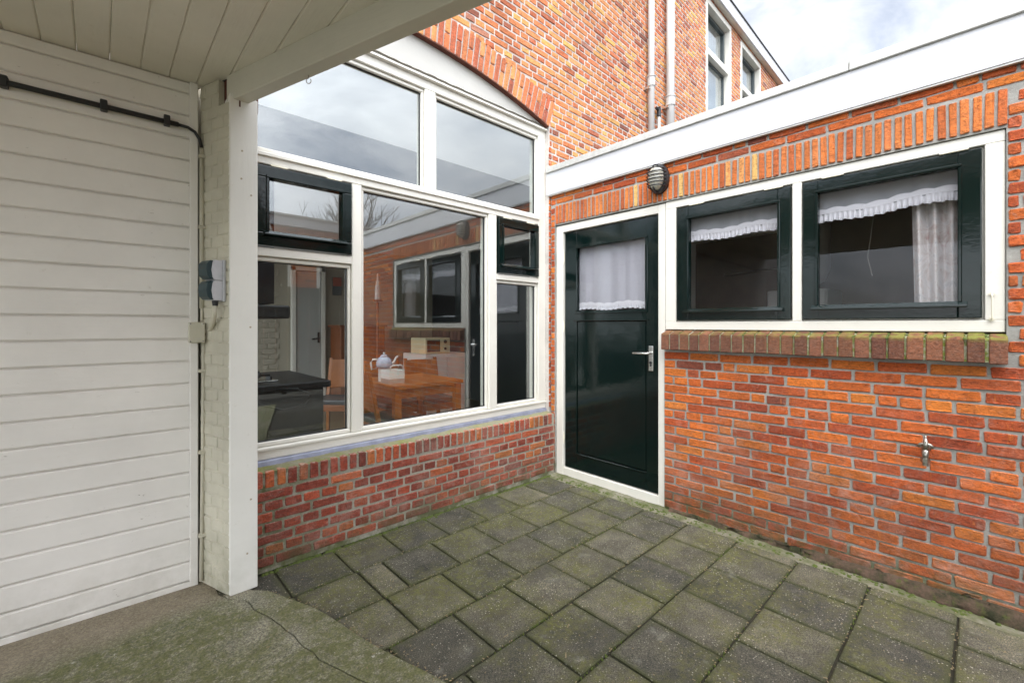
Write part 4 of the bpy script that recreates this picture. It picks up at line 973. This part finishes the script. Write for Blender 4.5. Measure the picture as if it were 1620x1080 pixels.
obj('base', MB().box(1.79, 1.93, 3.44, 3.60, .75, .79), plain('tan_wood', (.42, .33, .27), .6), tr)
obj('side', MB().ring(1.79, 1.93, 3.44, 3.60, .008, .79, .862), plain('box_white', (.74, .74, .70), .5), tr)
obj('handle', MB().tube([(1.80, 3.45, .86), (1.805, 3.45, .895), (1.83, 3.45, .905), (1.90, 3.45, .905), (1.92, 3.45, .89), (1.92, 3.45, .86)], .007, 8), m_enamel, tr, smooth=True)
tpt = thing('teapot', 'pale blue enamel teapot with white handle and spout by the tea box', 'teapot', (1.86, 3.66, .75))
m_blue = plain('pale_blue_enamel', (.42, .48, .60), .25, 0, .06, 6)
tz0 = .86
obj('stand', MB().lathe((1.86, 3.68, .75), [(.05, 0), (.05, .11)], 16), m_enamel, tpt)
obj('body', MB().lathe((1.86, 3.68, tz0), [(.03, 0), (.062, .012), (.07, .04), (.064, .075), (.045, .10), (.03, .108)], 24), m_blue, tpt, smooth=True)
lid = obj('lid', MB().lathe((1.86, 3.68, tz0 + .108), [(.035, 0), (.028, .012), (.008, .02)], 20), m_blue, tpt, smooth=True)
obj('knob', MB().lathe((1.86, 3.68, tz0 + .127), [(.005, 0), (.011, .008), (.008, .018), (.001, .021)], 12), m_enamel, lid, smooth=True)
obj('spout', MB().tube([(1.92, 3.68, tz0 + .03), (1.96, 3.68, tz0 + .055), (1.975, 3.68, tz0 + .09), (2.0, 3.68, tz0 + .105)], [.018, .012, .009, .008], 10), m_enamel, tpt, smooth=True)
obj('handle', MB().tube([(1.80, 3.68, tz0 + .085), (1.755, 3.68, tz0 + .088), (1.735, 3.68, tz0 + .06), (1.745, 3.68, tz0 + .0), (1.79, 3.68, tz0 + .01)], .009, 8), m_enamel, tpt, smooth=True)
mcab = thing('low_white_cabinet', 'low white cabinet under the microwave at the back of the kitchen', 'cabinet', (3.25, 4.8, .02))
obj('carcass', MB().box(2.95, 3.58, 4.75, 5.3, .02, .88), m_enamel, mcab, bev=.01)
obj('door', MB().box(2.97, 3.26, 4.73, 4.75, .06, .84), m_enamel, mcab, bev=.004); obj('door', MB().box(3.27, 3.56, 4.73, 4.75, .06, .84), m_enamel, mcab, bev=.004)
mw = thing('microwave', 'cream microwave oven standing on the low white cabinet', 'microwave', (3.17, 4.9, .88))
m_mw = plain('microwave_cream', (.62, .54, .34), .4, 0, .05, 5)
obj('case', MB().box(2.98, 3.36, 4.80, 5.15, .882, 1.085), m_mw, mw, bev=.008); obj('door_glass', MB().box(3.01, 3.20, 4.793, 4.80, .91, 1.06), m_counter, mw)
obj('dial', MB().tube([(3.28, 4.80, 1.035), (3.28, 4.785, 1.035)], .022, 16), m_black, mw); obj('dial', MB().tube([(3.28, 4.80, .945), (3.28, 4.785, .945)], .016, 16), m_black, mw)
sd = thing('sideboard', 'dark red brown sideboard beside the kitchen door', 'sideboard', (2.8, 6.6, .02))
obj('carcass', MB().box(2.6, 3.3, 6.5, 6.9, .05, 1.22), m_wood_d, sd, bev=.006); obj('top', MB().box(2.57, 3.33, 6.47, 6.92, 1.22, 1.25), m_wood_d, sd, bev=.004)
pic = thing('wall_picture', 'small picture with a red upper half on the striped wall by the kitchen door', 'picture', (2.72, 6.97, 1.8))
obj('board', MB().box(2.66, 2.80, 6.97, 6.99, 1.72, 2.0), plain('picture_dark', (.08, .1, .1), .5), pic); obj('red_field', MB().box(2.665, 2.795, 6.962, 6.969, 1.86, 1.995), plain('picture_red', (.35, .09, .05), .5), pic)
om = thing('bottle_ornament', 'slender white bottle ornament on a thin dark stand behind the big pane', 'ornament', (2.69, 5.5, .02))
obj('stand', MB().lathe((2.69, 5.5, .02), [(.12, 0), (.12, .02), (.016, .03), (.016, 1.53), (.06, 1.54), (.06, 1.56)], 16), m_wood_d, om)
obj('bottle', MB().lathe((2.69, 5.5, 1.582), [(.035, 0), (.038, .02), (.034, .17), (.022, .20), (.022, .25), (.014, .26), (.009, .33), (.003, .35)], 16), m_enamel, om, smooth=True)

# ------------------------------------------------------------------ what the panes reflect: opposite house and bare tree
oh = thing('opposite_house', 'low brick house with white fascia reflected in the small left vent', 'house', (4, -6.5, 0))
obj('wall', MB().box(1.2, 8.5, -10, -6.0, 0, 3.56), m_brick_i, oh)
mb_it = courses(1.2, 8.5, [2.0 + .065 * i for i in range(24)], .065, [(2.0, 3.1, 1, 3.36), (3.9, 5.3, 1, 3.36)], 'run', .22, gap=.012)
stuff_bricks('brick', m_brick_i, oh, [((u, -5.985, z), pi, w, h) for u, z, w, h in mb_it], light=True)
obj('fascia_board', MB().box(1.0, 8.7, -10, -5.9, 3.56, 3.78), m_fascia, oh, bev=.005); obj('coping', MB().box(.97, 8.73, -10, -5.86, 3.78, 3.83), m_coping, oh)
for a in (2.0, 3.9):
    w_ = obj('window', MB(lambda u, v, w: (u, -5.99 + w, v)).ring(a, a + 1.3, 1.3, 3.34, .07, .0, .04), m_white, oh); obj('pane', MB().box(a + .07, a + 1.23, -5.995, -5.98, 1.37, 3.27), m_counter, w_)
fe = thing('added_fence', 'added dark plank fence, out of view, that darkens the reflection in the panes', 'fence', (2.5, -3.4, 0))
m_added_fence = plain('added_fence_dark', (.030, .026, .02), .8, 0, .4, 12)  # invented fence kept dark so the lower panes reflect less light
for i in range(36): obj('plank', MB().box(-1.5 + i * .19, -1.5 + i * .19 + .18, -3.42, -3.40, .03, 1.95 + R.uniform(-.01, .01)), m_added_fence, fe)
for x in (-1.4, .5, 2.4, 4.3, 5.2): obj('post', MB().box(x, x + .08, -3.50, -3.421, 0, 2.0), m_added_fence, fe)
tr_ = thing('bare_tree', 'tall leafless tree reflected above the fascia in the big pane', 'tree', (11.2, -18, 0))
m_bark = plain('bark', (.06, .05, .04), .95, 0, .4, 20)
trunk = MB(); crown = MB(); T = random.Random(3)
def branch(p, d, L, r, k):
    pts = [p]; q = Vector(p); d = d.copy()
    for i in range(4):
        d = (d + Vector((T.uniform(-.18, .18), T.uniform(-.18, .18), T.uniform(-.05, .14)))).normalized(); q = q + d * L / 4; pts.append(tuple(q))
    (trunk if k == 0 else crown).tube(pts, [r * (1 - .12 * i) for i in range(5)], 5 if k > 1 else 8, cap=False)
    if k >= 5: return
    for j in range(3 if k else 5):
        at = Vector(pts[T.choice((2, 3, 4)) if k else T.choice((3, 4))]); a = T.uniform(0, 2 * pi); sp = T.uniform(.45, .95)
        nd = (d + Vector((cos(a) * sp, sin(a) * sp, T.uniform(-.1, .3)))).normalized(); branch(tuple(at), nd, L * T.uniform(.6, .8), r * .55, k + 1)
branch((11.2, -18, 0), Vector((0, 0, 1)), 3.4, .22, 0)
obj('trunk', trunk, m_bark, tr_, fix=False); obj('crown', crown, m_bark, tr_, fix=False)

# ------------------------------------------------------------------ small loose matter
mb = MB()
def blob(mb, x, y, z, r, fl=.6):
    vs = [(x, y, z + r * fl)]; n = 6
    for rr, hh in ((.6, .75), (1., .1)):
        for i in range(n):
            t = 2 * pi * i / n + R.uniform(-.3, .3); q = rr * r * R.uniform(.75, 1.25); vs.append((x + q * cos(t), y + q * sin(t), z + r * fl * hh * R.uniform(.7, 1.2) - (.004 if hh < .5 else 0)))
    fs = [(0, 1 + i, 1 + (i + 1) % n) for i in range(n)] + [(1 + i, 1 + n + i, 1 + n + (i + 1) % n, 1 + (i + 1) % n) for i in range(n)]
    mb.add(vs, fs)
for i in range(2100):                                  # moss along the wall feet and in some joints
    k = R.random()
    if k < .30: x, y = R.uniform(.58, 2.75), YL - abs(R.gauss(0, .012)); r = R.uniform(.004, .013)
    elif k < .50: x, y = XR - .03 - abs(R.gauss(0, .03)), R.uniform(-.2, 2.4); r = R.uniform(.004, .014)
    else:
        i_ = R.randrange(1, 8); y = rows[i_] + R.gauss(0, .0025); x = R.uniform(.7, 2.72); r = R.uniform(.002, .0048)
        if noise.noise((x * 2.2, y * 2.2, 9)) < .05: continue
        if R.random() < .4: x += 0
    if x < edge_x(y) + .01: continue
    blob(mb, x, y, -.003, r, .7)
for i in range(230):                                   # moss on the window sill joints and the mortar slope
    j = R.randrange(23); y = 1.468 - (j + .5) * .0652
    if R.random() > (.25 + .75 * j / 23): continue
    t = R.random(); blob(mb, XR - .052 + t * .075, y + R.gauss(0, .006), 1.19 + t * .02, R.uniform(.003, .0065), .6)
for i in range(0):
    t = R.random(); x = .58 + abs(R.gauss(0, .35)); 
    if x < 2.75: blob(mb, x, YL + .004 + t * .10, .505 + t * .03, R.uniform(.003, .009), .45)
obj('moss_clumps', mb, m_moss, kind='stuff', smooth=True, fix=False)
mb = MB()
for i in range(1000):                                  # seeds, grit and dry bits
    k = R.random()
    if k < .45: i_ = R.randrange(1, 9); y = rows[i_] + R.gauss(0, .005); x = R.uniform(.7, 2.78)
    elif k < .6: x = R.uniform(.8, 2.75); y = edge_x(0) and 2.363 - (x - .549) / .312; y = R.uniform(0, 2.3); x = edge_x(y) + abs(R.gauss(0, .02))
    else: x, y = R.uniform(.3, 2.78), R.uniform(-.2, 2.45)
    if y > 2.47: continue
    onslab = x < edge_x(y); z = .009 if onslab else .003
    if onslab and R.random() < .6: continue
    L, w_, a = R.uniform(.002, .006) * (2.4 if R.random() < .05 else 1), R.uniform(.0012, .0028), R.uniform(0, pi)
    c, s_ = cos(a), sin(a); h = R.uniform(.0008, .002)
    vs = [(-L, -w_, 0), (L, -w_ * .5, 0), (L, w_ * .6, 0), (-L, w_, 0), (-L * .7, -w_ * .6, h), (L * .6, 0, h), (-L * .5, w_ * .6, h)]
    mb.add([(x + p * c - q * s_, y + p * s_ + q * c, z + t) for p, q, t in vs], [(0, 1, 5, 4), (1, 2, 5), (2, 3, 6, 5), (3, 0, 4, 6), (4, 5, 6)])
obj('loose_debris', mb, m_debris, kind='stuff', fix=False)
